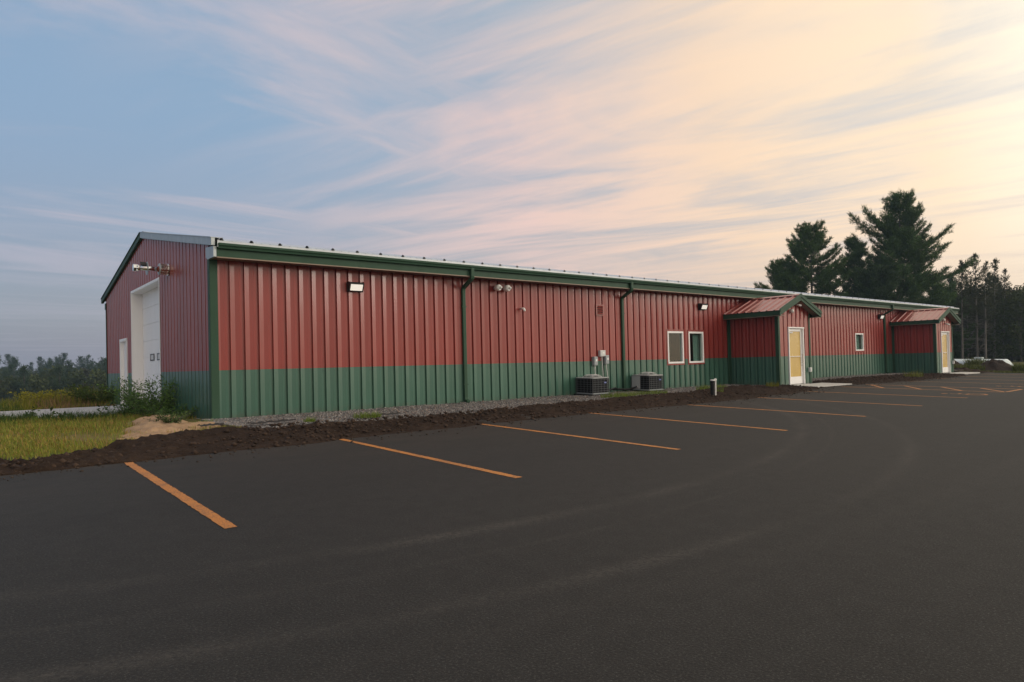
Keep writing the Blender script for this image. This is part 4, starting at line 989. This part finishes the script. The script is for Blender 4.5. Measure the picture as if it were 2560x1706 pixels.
# condenser units
def condenser(label, x, y, service):
    t = thing('condenser_unit', label, 'air conditioner', (x, y, 0.03), (0, 0, 0), 'outdoor condenser units')
    s, zb, zt_ = 0.37, 0.05, 0.545
    def rr(r_, hw, k=5):
        out = []
        for cxs, cys, a0 in ((1, 1, 0), (-1, 1, 90), (-1, -1, 180), (1, -1, 270)):
            for j in range(k + 1):
                a = rad(a0 + 90 * j / k); out.append((cxs * (hw - r_) + r_ * math.cos(a), cys * (hw - r_) + r_ * math.sin(a)))
        return out
    part('pad', MB().box(-0.41, 0.41, -0.41, 0.41, -0.03, 0.045), 'black_pipe', t, 0.01)
    part('coil', MB().prism(rr(0.07, s - 0.018), 2, zb + 0.03, zt_ - 0.03), 'coil', t)
    part('base_pan', MB().prism(rr(0.08, s), 2, zb - 0.006, zb + 0.025), 'grey_box', t)
    part('top_cover', MB().prism(rr(0.08, s + 0.006), 2, zt_ - 0.025, zt_), 'cabinet', t, 0.006)
    for sx1 in (-1, 1):
        for sy1 in (-1, 1):
            if (sx1, sy1) == (1, 1): continue
            part('corner_post', MB().box(sx1 * (s - 0.018) - 0.014, sx1 * (s - 0.018) + 0.014, sy1 * (s - 0.018) - 0.014, sy1 * (s - 0.018) + 0.014, zb + 0.025, zt_ - 0.025), 'post_grey', t, 0.01)
    # wire guard on the faces
    mb = MB()
    for j in range(6):
        z = zb + 0.085 + j * 0.068
        P = [(p[0], p[1], z) for p in rr(0.07, s - 0.006)]; mb.tube(P + [P[0]], 0.0032, 4, False)
    for j in range(5):
        q = -s + 0.10 + j * (2 * s - 0.20) / 4
        for (ax_, ay_) in ((q, -s + 0.004), (q, s - 0.004), (-s + 0.004, q), (s - 0.004, q)):
            mb.tube([(ax_, ay_, zb + 0.04), (ax_, ay_, zt_ - 0.04)], 0.0032, 4, False)
    part('wire_guard', mb, 'wire', t)
    mb = MB()
    for rr_, zz in ((0.29, zt_ + 0.02), (0.25, zt_ + 0.055), (0.20, zt_ + 0.072), (0.14, zt_ + 0.08), (0.08, zt_ + 0.084)):
        P = [(rr_ * math.cos(a), rr_ * math.sin(a), zz) for a in np.linspace(0, 6.283, 29)]; mb.tube(P, 0.005, 5, False)
    for j in range(8):
        a = j * 0.7854; mb.tube([(0.30 * math.cos(a), 0.30 * math.sin(a), zt_), (0.25 * math.cos(a), 0.25 * math.sin(a), zt_ + 0.055), (0.06 * math.cos(a), 0.06 * math.sin(a), zt_ + 0.085)], 0.005, 5, False)
    part('fan_guard', mb, 'light_grey', t)
    part('fan_hub', MB().tube([(0, 0, zt_), (0, 0, zt_ + 0.075)], 0.07, 14), 'cabinet', t)
    for j in range(3):
        a = j * 2.094; c, s_ = math.cos(a), math.sin(a); mb = MB()
        R2 = lambda p: (p[0] * c - p[1] * s_, p[0] * s_ + p[1] * c, p[2])
        mb.quad(R2((0.06, -0.03, zt_ + 0.01)), R2((0.26, -0.09, zt_ + 0.005)), R2((0.26, 0.07, zt_ + 0.035)), R2((0.06, 0.03, zt_ + 0.03)))
        part('fan_blade', mb, 'dark', t)
    if service:
        part('service_panel', MB().box(-s - 0.008, -s + 0.010, 0.02, s + 0.003, zb + 0.035, zt_ - 0.035), 'cabinet', t, 0.006)
        part('valve', MB().tube([(-s - 0.008, 0.12, 0.16), (-s - 0.05, 0.12, 0.16)], 0.022, 10), 'light_grey', t)
    # oval maker's badge on the front grille
    ex = 0.17; ez = 0.385
    mb = MB(); mb.prism([(ex + 0.055 * math.cos(a), ez + 0.022 * math.sin(a)) for a in np.linspace(0, 6.283, 25)[:-1]], 1, -s - 0.012, -s - 0.003)
    bd = part('badge', mb, 'blue', t)
    cu = bpy.data.curves.new('badge_lettering', 'FONT'); cu.body = 'Carrier'; cu.size = 0.030; cu.align_x = 'CENTER'; cu.align_y = 'CENTER'; cu.extrude = 0.0006; cu.shear = 0.25
    to = bpy.data.objects.new('tmp', cu); COL.objects.link(to); dg = bpy.context.evaluated_depsgraph_get(); dg.update()
    me = bpy.data.meshes.new_from_object(to.evaluated_get(dg)); bpy.data.objects.remove(to)
    me.transform(Matrix.Translation((ex, -s - 0.0128, ez)) @ Matrix.Rotation(rad(90), 4, 'X'))
    link('badge_lettering', me, 'white_plastic', bd)
    return t
condenser('dark condenser unit standing below the electrical boxes', 10.95, -0.45, False)
condenser('dark condenser unit with grey service panel standing by the paired windows', 13.55, -0.48, True)
# insulated line sets running to the wall
t = tag(part('refrigerant_hose', MB().tube([(11.31, -0.42, 0.28), (11.45, -0.42, 0.22), (11.58, -0.36, 0.17), (11.75, -0.28, 0.15), (12.0, -0.22, 0.13), (12.25, -0.12, 0.16), (12.45, -0.06, 0.16)], 0.026, 8), 'black_pipe', None, smooth=True), 'black insulated hose from the condenser unit below the electrical boxes', 'hose')
t = tag(part('refrigerant_hose', MB().tube([(13.13, -0.36, 0.19), (13.0, -0.36, 0.16), (12.85, -0.30, 0.12), (12.65, -0.24, 0.11), (12.5, -0.15, 0.13), (12.3, -0.05, 0.14)], 0.028, 8), 'black_pipe', None, smooth=True), 'black insulated hose from the condenser unit with the service panel', 'hose')
t = tag(part('conduit_whip', MB().tube([(11.33, -0.55, 0.30), (11.42, -0.56, 0.25), (11.50, -0.52, 0.20), (11.52, -0.40, 0.19), (11.50, -0.2, 0.2), (11.48, -0.05, 0.22)], 0.013, 8), 'light_grey', None, smooth=True), 'thin grey flexible conduit beside the condenser unit below the boxes', 'conduit')
# standing vent pipe in the soil
t = thing('vent_pipe', 'short black standpipe with a white capped pipe strapped beside it in the soil', 'pipe', (13.0, -3.35, 0.05))
part('black_pipe', MB().tube([(0, 0, -0.08), (0, 0, 0.42)], 0.065, 18), 'black_pipe', t, smooth=False)
part('white_pipe', MB().tube([(0.075, -0.045, -0.08), (0.075, -0.045, 0.43)], 0.026, 14), 'pvc', t, smooth=False)
part('cap', MB().tube([(0, 0, 0.421), (0, 0, 0.445), (0, 0, 0.455)], [0.070, 0.070, 0.055], 18), 'white_plastic', t)
part('white_cap', MB().tube([(0.075, -0.045, 0.431), (0.075, -0.045, 0.475), (0.075, -0.045, 0.485)], [0.038, 0.038, 0.025], 14), 'pvc', t)
part('strap', MB().tube([(0, 0, 0.33), (0, 0, 0.35)], 0.0665, 18), 'black_metal', t)

# ------------------------------------------------------------------ concrete: apron and door pads
def slab(name, label_kind, x0, x1, y0, y1, z, tilt=True):
    o = part(name, MB().box(x0, x1, y0, y1, z - 0.14, z), 'concrete', None, 0.01)
    if tilt: o.rotation_euler = BROT
    return tag(o, kind='structure')
ap = None
for k in range(6):
    x1 = -0.05 - k * 4.0
    o = part('apron_slab', MB().box(x1 - 3.992, x1, 4.42, 10.62, -0.16, -0.005), 'concrete', ap, 0.006)
    if ap is None:
        ap = o; o.name = 'concrete_apron'; o.rotation_euler = BROT; tag(o, kind='structure')
slab('door_pad', None, 19.45, 22.15, -3.30, -2.14, 0.035, False)
slab('door_pad', None, 34.8, 37.6, -3.05, -2.14, 0.035, False)

# ------------------------------------------------------------------ beyond the lot: soil heaps, tank
def heap(name, label, x, y, rx, ry, h, mat, seed, group=None):
    u = np.linspace(0, 1, 26); a = np.linspace(0, 2 * np.pi, 61); U, A = np.meshgrid(u, a)
    XX = rx * U * np.cos(A) * (1 + 0.25 * (fbm(np.cos(A) * 2 + 5, np.sin(A) * 2 + 5, 1, 3, seed) - 0.5)); YY = ry * U * np.sin(A)
    ZZ = h * (np.cos(np.pi * U) * 0.5 + 0.5) ** 0.75 * (0.7 + 0.6 * fbm(XX + x, YY + y, 1.5, 4, seed)) + (fbm(XX + x, YY + y, 4, 4, seed + 3, 0.65) - 0.5) * 0.40 * np.clip(1.15 - U, 0, 1) - 0.10 * U
    return tag(link(name, grid_mesh(name, XX, YY, ZZ, mat), None, None, (x, y, -0.04)), label, 'soil heap', group)
heap('soil_heap', 'small heap of dark soil beside the far entry porch', 44.3, 0.35, 1.2, 1.1, 0.62, 'soil_grey', 3)
heap('soil_heap', 'rounded heap of dark soil in front of the pale tank', 44.5, -1.9, 1.5, 1.45, 0.64, 'soil_grey', 5)
heap('soil_heap', 'long dark soil bank at the edge of the woods right of the tank', 48.0, -4.6, 2.0, 3.0, 0.80, 'soil_grey', 9)
heap('soil_heap', 'low spread of grey rubble at the end of the lot', 41.5, -0.9, 1.2, 2.0, 0.16, 'soil_grey', 12)
for lab, x, y, R, H, nn, rx_ in (('clump of weeds between the dark soil heaps', 43.2, -0.75, 0.9, 0.42, 900, 1), ('tall weeds growing beside the tank hatch', 52.0, 1.3, 0.7, 0.75, 500, 1), ('green weeds on the soil bank right of the tank', 44.0, -3.75, 0.9, 0.5, 900, 1), ('dry grass along the end of the lot', 39.6, -3.6, 1.2, 0.16, 900, 0.5), ('grass beside the far door pad', 38.5, -1.9, 0.6, 0.16, 350, 0.8)):
    an = rng.random(nn) * 6.283; rr_ = R * np.sqrt(rng.random(nn)); P = np.stack([rr_ * np.cos(an) * rx_, rr_ * np.sin(an), np.full(nn, -0.02)], 1)
    me = blades(P, H * (0.4 + 0.8 * rng.random(nn)), 0.02 + 0.02 * rng.random(nn), 0.2 + 0.7 * rng.random(nn), np.array([(0.105, 0.125, 0.030)]) * (0.5 + 0.9 * rng.random((nn, 1))), 'weed_clump')
    tag(link('weed_clump', me, None, None, (x, y, -0.05)), lab, 'weeds')
t = thing('tank', 'pale blue white low tank with a square hatch behind the soil heaps', 'tank', (55, 2.0, -0.05))
u = np.linspace(-2.15, 2.0, 40)
mb = MB(); rings = []
for y in u:
    e = min(1.0, (2.0 - y) / 0.25 + 0.55, (y + 2.15) / 0.45 + 0.12); hh = 0.50 * (0.82 + 0.18 * e) if y > -1.7 else 0.50 * e
    rings.append([(0.75 * e * math.cos(a), y, max(0.0, hh * math.sin(a) ** 0.5) if 0 < a < math.pi else 0) for a in np.linspace(0, math.pi, 15)])
for r0, r1 in zip(rings[:-1], rings[1:]):
    for j in range(14): mb.quad(r0[j], r0[j + 1], r1[j + 1], r1[j])
mb.poly(rings[0]); mb.poly(rings[-1][::-1])
part('shell', mb, 'tank', t)
part('hatch', MB().box(-0.25, 0.25, -0.25, 0.25, 0.45, 0.64), 'tank', t, 0.03)

# ------------------------------------------------------------------ trees
def needle_tufts(P, D, n_t, ln, wd, colr, name):
    """sprays of thin needle blades"""
    n0 = len(P); P = np.repeat(P, n_t, 0); D = np.repeat(D, n_t, 0); C = np.repeat(colr, n_t, 0)
    n_ = len(P)
    dd = D + rng.normal(0, 0.75, (n_, 3)); dd[:, 2] += 0.25; dd /= np.linalg.norm(dd, axis=1, keepdims=True)
    sd = np.cross(dd, rng.normal(size=(n_, 3))); sd /= (np.linalg.norm(sd, axis=1, keepdims=True) + 1e-9)
    S = ln * (0.6 + 0.7 * rng.random(n_)); w = wd * (0.7 + 0.6 * rng.random(n_))
    base = P + rng.normal(0, ln * 0.22, (n_, 3))
    V = np.stack([base - sd * w[:, None] * 0.5, base + sd * w[:, None] * 0.5, base + dd * S[:, None]], 1).reshape(-1, 3)
    F = np.arange(3 * n_).reshape(-1, 3)
    return np_mesh(name, V, F, np.repeat(C * (0.75 + 0.5 * rng.random((n_, 1))), 3, 0), 'needle')
def pine_meshes(seed, H, base, width, n_t=7, ln=0.30, wd=0.055, step=0.42, twig=0.26, extra=(), col=(0.066, 0.116, 0.030), bare=0.30, topw=0.30, dense=1.0, up=0.30, mat='bark', dead=0, rtr=0.016, shape=0.55):
    """trunk with whorled limbs, needle sprays along their outer part"""
    r = random.Random(seed); mb = MB(); P = []; D = []
    lean = Vector((r.gauss(0, .012), r.gauss(0, .012), 0)) * H
    tp = lambda z: Vector((lean.x * (z / H) ** 2, lean.y * (z / H) ** 2, z))
    r0 = H * rtr
    mb.tube([tp(H * k / 8) for k in range(9)], [max(0.02, r0 * (1 - 0.93 * k / 8)) for k in range(9)], 8, True)
    limbs = []
    z = base
    while z < H * 0.985:
        f = (z - base) / (H - base)
        prof = (1 - f) ** shape * min(1, 0.62 + f * 2.0) + topw * 0.2
        for k in range(r.choice((4, 5, 5, 6))):
            if r.random() > dense: continue
            limbs.append((z + r.uniform(-.2, .2), r.random() * 6.283, width * prof * r.uniform(0.55, 1.12), f))
        z += step * r.uniform(0.75, 1.3) * (1.25 - 0.5 * f)
    for e in extra: limbs.append(e)
    for (z, a, Ln, f) in limbs:
        z = min(z, H * 0.99); b0 = tp(z); el = -0.05 + up * (0.4 + 1.7 * f) + r.gauss(0, .08); out = Vector((math.cos(a), math.sin(a), 0)); side = Vector((-out.y, out.x, 0))
        el = min(el, 0.95)
        bend = r.gauss(0, .12)
        pts = []
        for j in range(7):
            s_ = j / 6; pts.append(b0 + out * (Ln * s_ * math.cos(el)) + side * (Ln * bend * s_ * s_) + Vector((0, 0, Ln * (math.sin(el) * s_ - 0.10 * math.sin(s_ * 3.1416) + 0.16 * s_ ** 3))))
        rb = max(0.012, 0.012 * Ln)
        mb.tube(pts, [rb * (1 - 0.8 * j / 6) for j in range(7)], 4, False)
        s_ = bare
        while s_ < 1.0:
            i = min(5, int(s_ * 6)); p = pts[i].lerp(pts[i + 1], s_ * 6 - i); t = (pts[i + 1] - pts[i]).normalized()
            tl = (0.16 + 0.30 * Ln * math.sin(min(1, (1.06 - s_) * 1.6) * 1.57)) * r.uniform(.6, 1.1); tl = min(tl, 1.25)
            for sg in (-1, 1):
                dv = (t * 0.75 + side * sg * r.uniform(.5, 1.0) + Vector((0, 0, r.gauss(.12, .16)))).normalized()
                q = 0.0
                while q < tl:
                    P.append(p + dv * q + Vector((0, 0, r.gauss(0, .05)))); D.append(dv + Vector((0, 0, .3))); q += twig * r.uniform(.7, 1.3)
            s_ += twig * r.uniform(.7, 1.2) / max(Ln, .4)
        P.append(pts[-1]); D.append((pts[-1] - pts[-2]).normalized())
    for k in range(5): P.append(tp(H * (1 - 0.012 * k))); D.append(Vector((0, 0, 1)))
    for k in range(dead):                                   # bare dead limbs low on the trunk
        z = r.uniform(0.08 * H, base * 1.1); a = r.random() * 6.283; Ln = r.uniform(.5, 2.0); b0 = tp(z)
        mb.tube([b0, b0 + Vector((math.cos(a) * Ln * .6, math.sin(a) * Ln * .6, r.uniform(-.1, .25))), b0 + Vector((math.cos(a) * Ln, math.sin(a) * Ln, r.uniform(-.4, .3)))], [0.022, 0.014, 0.006], 3, False)
    P = np.array([tuple(p) for p in P]); D = np.array([tuple(p) for p in D])
    br = 0.7 + 0.6 * fbm(P[:, 0] + 50, P[:, 1] + P[:, 2] * 1.7, 0.9, 3, seed)
    C = np.array([col]) * br[:, None]
    return mb.mesh('pine_trunk'), needle_tufts(P, D, n_t, ln, wd, C, 'pine_crown')
def tree(name, label, cat, loc, meshes, bark='bark', sc_=1.0, rz=0.0, group=None):
    t = thing(name, label, cat, loc, (0, 0, rz), group); t.scale = (sc_, sc_, sc_)
    link('trunk', meshes[0], bark, t); link('crown', meshes[1], None, t)
    return t
def img_dir(px, depth):
    """ground point at a given depth along the direction of a picture column of the photograph"""
    v = CAM + FW * depth + RT * ((px - 1280) / 1684 * depth); return v
AR = math.atan2(RT.y, RT.x)                       # azimuth that points along the row of pines
def gz(p): return float(ground_z(p.x, p.y))
def put(px, depth): p = img_dir(px, depth); return (p.x, p.y, gz(p) - 0.1)
tree('white_pine', 'tallest broad white pine with a long low limb behind the building', 'pine tree', put(2252, 70),
     pine_meshes(101, 17.6, 1.6, 5.2, n_t=11, ln=0.34, wd=0.055, step=0.37, extra=[(9.2, AR - 0.05, 7.6, 0.1), (11.0, AR + 0.1, 5.6, 0.3), (12.3, AR - 0.2, 5.0, 0.4), (13.6, AR + 3.2, 4.6, 0.45), (13.2, AR + 3.0, 5.2, 0.4), (8.0, AR + 3.3, 5.0, 0.2), (8.4, AR + 0.2, 5.5, 0.15)]))
tree('white_pine', 'second tallest white pine with a rounded crown behind the building', 'pine tree', put(2032, 70), pine_meshes(102, 14.6, 1.6, 4.6, n_t=11, ln=0.33, wd=0.055, step=0.37))
tree('white_pine', 'narrow white pine standing between the two tallest pines', 'pine tree', put(2138, 74), pine_meshes(103, 13.9, 1.6, 3.4, n_t=11, ln=0.33, wd=0.055, step=0.37))
tree('white_pine', 'short white pine at the outer end of the row behind the roof', 'pine tree', put(1955, 72), pine_meshes(104, 10.9, 1.2, 4.4, n_t=11, ln=0.33, wd=0.055, step=0.37))
tree('white_pine', 'low spreading pine under the tallest white pine beside the woods', 'pine tree', put(2345, 76), pine_meshes(105, 8.6, 0.8, 4.6, n_t=11, ln=0.33, wd=0.055, step=0.37))
tree('white_pine', 'dark bushy pine filling the gap at the foot of the pine row', 'pine tree', put(2190, 66), pine_meshes(106, 9.6, 0.8, 4.4, n_t=11, ln=0.33, wd=0.055, step=0.37, col=(0.034, 0.058, 0.02)))
# thin conifers of the wood edge: bare grey trunks, sparse tops
sp = [pine_meshes(200 + k, 11.4, shape=0.8, base=5.2, width=1.5, n_t=5, ln=0.24, wd=0.055, step=0.42, twig=0.30, bare=0.15, up=0.35, col=(0.052, 0.058, 0.026), dense=0.75, dead=40, rtr=0.012) for k in range(3)]
for k, (px, dep, s_) in enumerate(((2406, 70, 0.93), (2420, 76, 0.86), (2443, 72, 1.02), (2464, 69, 0.90), (2487, 72, 0.97), (2510, 73, 0.88), (2431, 80, 0.85), (2475, 82, 0.95), (2498, 84, 0.9), (2400, 83, 0.85))):
    tree('thin_conifer', 'thin conifer with a bare grey trunk and a sparse top at the wood edge', 'conifer', put(px, dep), sp[k % 3], 'grey_bark', s_, k * 1.3, 'thin conifers at the wood edge')
# broadleaf trees: clumps of leaves around forking limbs
def leafy_meshes(seed, H, R, nclump, nleaf, leaf, col=(0.05, 0.075, 0.02), low=0.12):
    r = random.Random(seed); mb = MB(); P = []; D = []
    mb.tube([(0, 0, 0), (0.05, 0.02, H * .3), (0.0, 0.1, H * .6), (0.05, 0.0, H * .9)], [H * .018, H * .014, H * .008, 0.02], 7)
    for k in range(nclump):
        z = r.uniform(low, 1.0); prof = math.sin(min(1, (1.04 - z) * 1.45) * 1.57) ** 0.8
        a = r.random() * 6.283; rr = R * prof * r.uniform(.35, 1.0)
        c = Vector((rr * math.cos(a), rr * math.sin(a), z * H)); cr = R * r.uniform(.18, .34)
        mb.tube([(0, 0, max(0.2, z * H * .7)), (c.x * .5, c.y * .5, z * H * .85), tuple(c)], [0.035, 0.02, 0.01], 3, False)
        for j in range(nleaf):
            v = Vector((r.gauss(0, 1), r.gauss(0, 1), r.gauss(0, .7))); v = v.normalized() * cr * r.uniform(.3, 1) ** .6
            P.append(c + v); D.append(v.normalized() + Vector((r.gauss(0, .6), r.gauss(0, .6), r.gauss(0, .6))))
    P = np.array([tuple(p) for p in P]); D = np.array([tuple(p) for p in D])
    br = 0.6 + 0.8 * fbm(P[:, 0] + 70, P[:, 1] + P[:, 2], 0.8, 3, seed)
    return mb.mesh('tree_trunk'), leaves(P, D, leaf * (0.6 + 0.8 * rng.random(len(P))), np.array([col]) * br[:, None] * (0.75 + 0.5 * rng.random((len(P), 1))), 'tree_crown', wid=0.6)
lf = [leafy_meshes(300 + k, 9.0, 3.0, 80, 70, 0.24, c_, 0.04) for k, c_ in enumerate(((0.045, 0.062, 0.020), (0.055, 0.070, 0.022), (0.040, 0.052, 0.020)))]
for k, (px, dep, s_) in enumerate(((2530, 74, 0.80), (2552, 70, 0.82), (2580, 73, 0.86), (2610, 70, 0.84), (2640, 72, 0.9))):
    tree('broadleaf_tree', 'dense dark broadleaf tree at the wood edge right of the bare trunks', 'tree', put(px, dep), lf[k % 3], 'bark', s_, k * 2.1, 'dense trees at the wood edge')
bw = leafy_meshes(318, 9.0, 2.6, 70, 60, 0.26, (0.062, 0.060, 0.026), 0.05)
for k, (px, dep, s_) in enumerate(((2412, 80, 0.86), (2436, 83, 0.95), (2458, 79, 0.84), (2480, 82, 0.96), (2503, 80, 0.92), (2522, 82, 0.98), (2548, 81, 0.96), (2572, 83, 1.0))):
    tree('brushy_tree', 'brownish brushy tree filling the gaps behind the bare trunks', 'tree', put(px, dep), bw, 'bark', s_, k * 1.7, 'brushy trees behind the bare trunks')
# the depth of the wood behind
dk = [leafy_meshes(320 + k, 9.0, 3.0, 60, 60, 0.30, (0.030, 0.040, 0.015), 0.02) for k in range(2)] + [pine_meshes(330, 10.0, 0.6, 2.4, n_t=5, ln=0.36, wd=0.08, twig=0.36, col=(0.030, 0.044, 0.016))]
for k in range(34):
    px = 2120 + (k % 17) * 33 + random.uniform(-9, 9); dep = (86 if k < 17 else 98) + random.uniform(-3, 4)
    s_ = (0.80 if px < 2360 else 0.98) * random.uniform(.85, 1.12)
    tree('background_tree', 'dark tree deep in the wood behind the bare trunks', 'tree', put(px, dep), dk[k % 3], 'bark', s_, random.random() * 6, 'trees deep in the wood')
# distant wood across the valley
fp = [pine_meshes(400 + k, 17.0, 3.0, 4.2, n_t=5, ln=0.62, wd=0.15, step=0.85, twig=0.62, col=(0.036, 0.060, 0.026)) for k in range(3)]
fl = [leafy_meshes(410 + k, 13.0, 4.4, 60, 34, 0.75, c_, 0.05) for k, c_ in enumerate(((0.055, 0.070, 0.020), (0.045, 0.062, 0.022), (0.065, 0.062, 0.024)))]
for row, (dep, n_, f_p) in enumerate(((118, 18, .25), (138, 19, .35), (165, 21, .5), (200, 24, .8), (235, 26, .9))):
    for k in range(n_):
        px = -150 + (k + random.uniform(-.3, .3)) * (520 / (n_ - 1)); p = img_dir(px, dep * random.uniform(.95, 1.05))
        pine = random.random() < f_p
        z = gz(p); topz = 1.4 + dep * (0.004 * row - 0.036 + random.uniform(-.010, .012)) + (dep * 0.012 if pine else 0)
        hh = max(6.0, topz - z); ms = random.choice(fp if pine else fl); s_ = hh / (17.0 if pine else 13.0)
        tree('distant_pine' if pine else 'distant_tree', 'hazy blue green pine in the distant wood across the valley' if pine else 'hazy rounded broadleaf tree in the distant wood across the valley', 'pine tree' if pine else 'tree', (p.x, p.y, z - 0.3), ms, 'bark', s_, random.random() * 6, 'distant pines' if pine else 'distant broadleaf trees')

# ------------------------------------------------------------------ evening haze
HAZE = 0.0005
if HAZE:
    n, mt = new_mat('haze')
    vol = n.n('ShaderNodeVolumePrincipled', {'Color': (0.52, 0.74, 0.95, 1), 'Density': HAZE, 'Anisotropy': 0.2})
    om = n.n('ShaderNodeOutputMaterial'); n.t.links.new(vol.outputs[0], om.inputs['Volume'])
    hb = part('haze', MB().box(-295, 335, -295, 345, -24, 21), 'haze', None)
    tag(hb, kind='stuff')
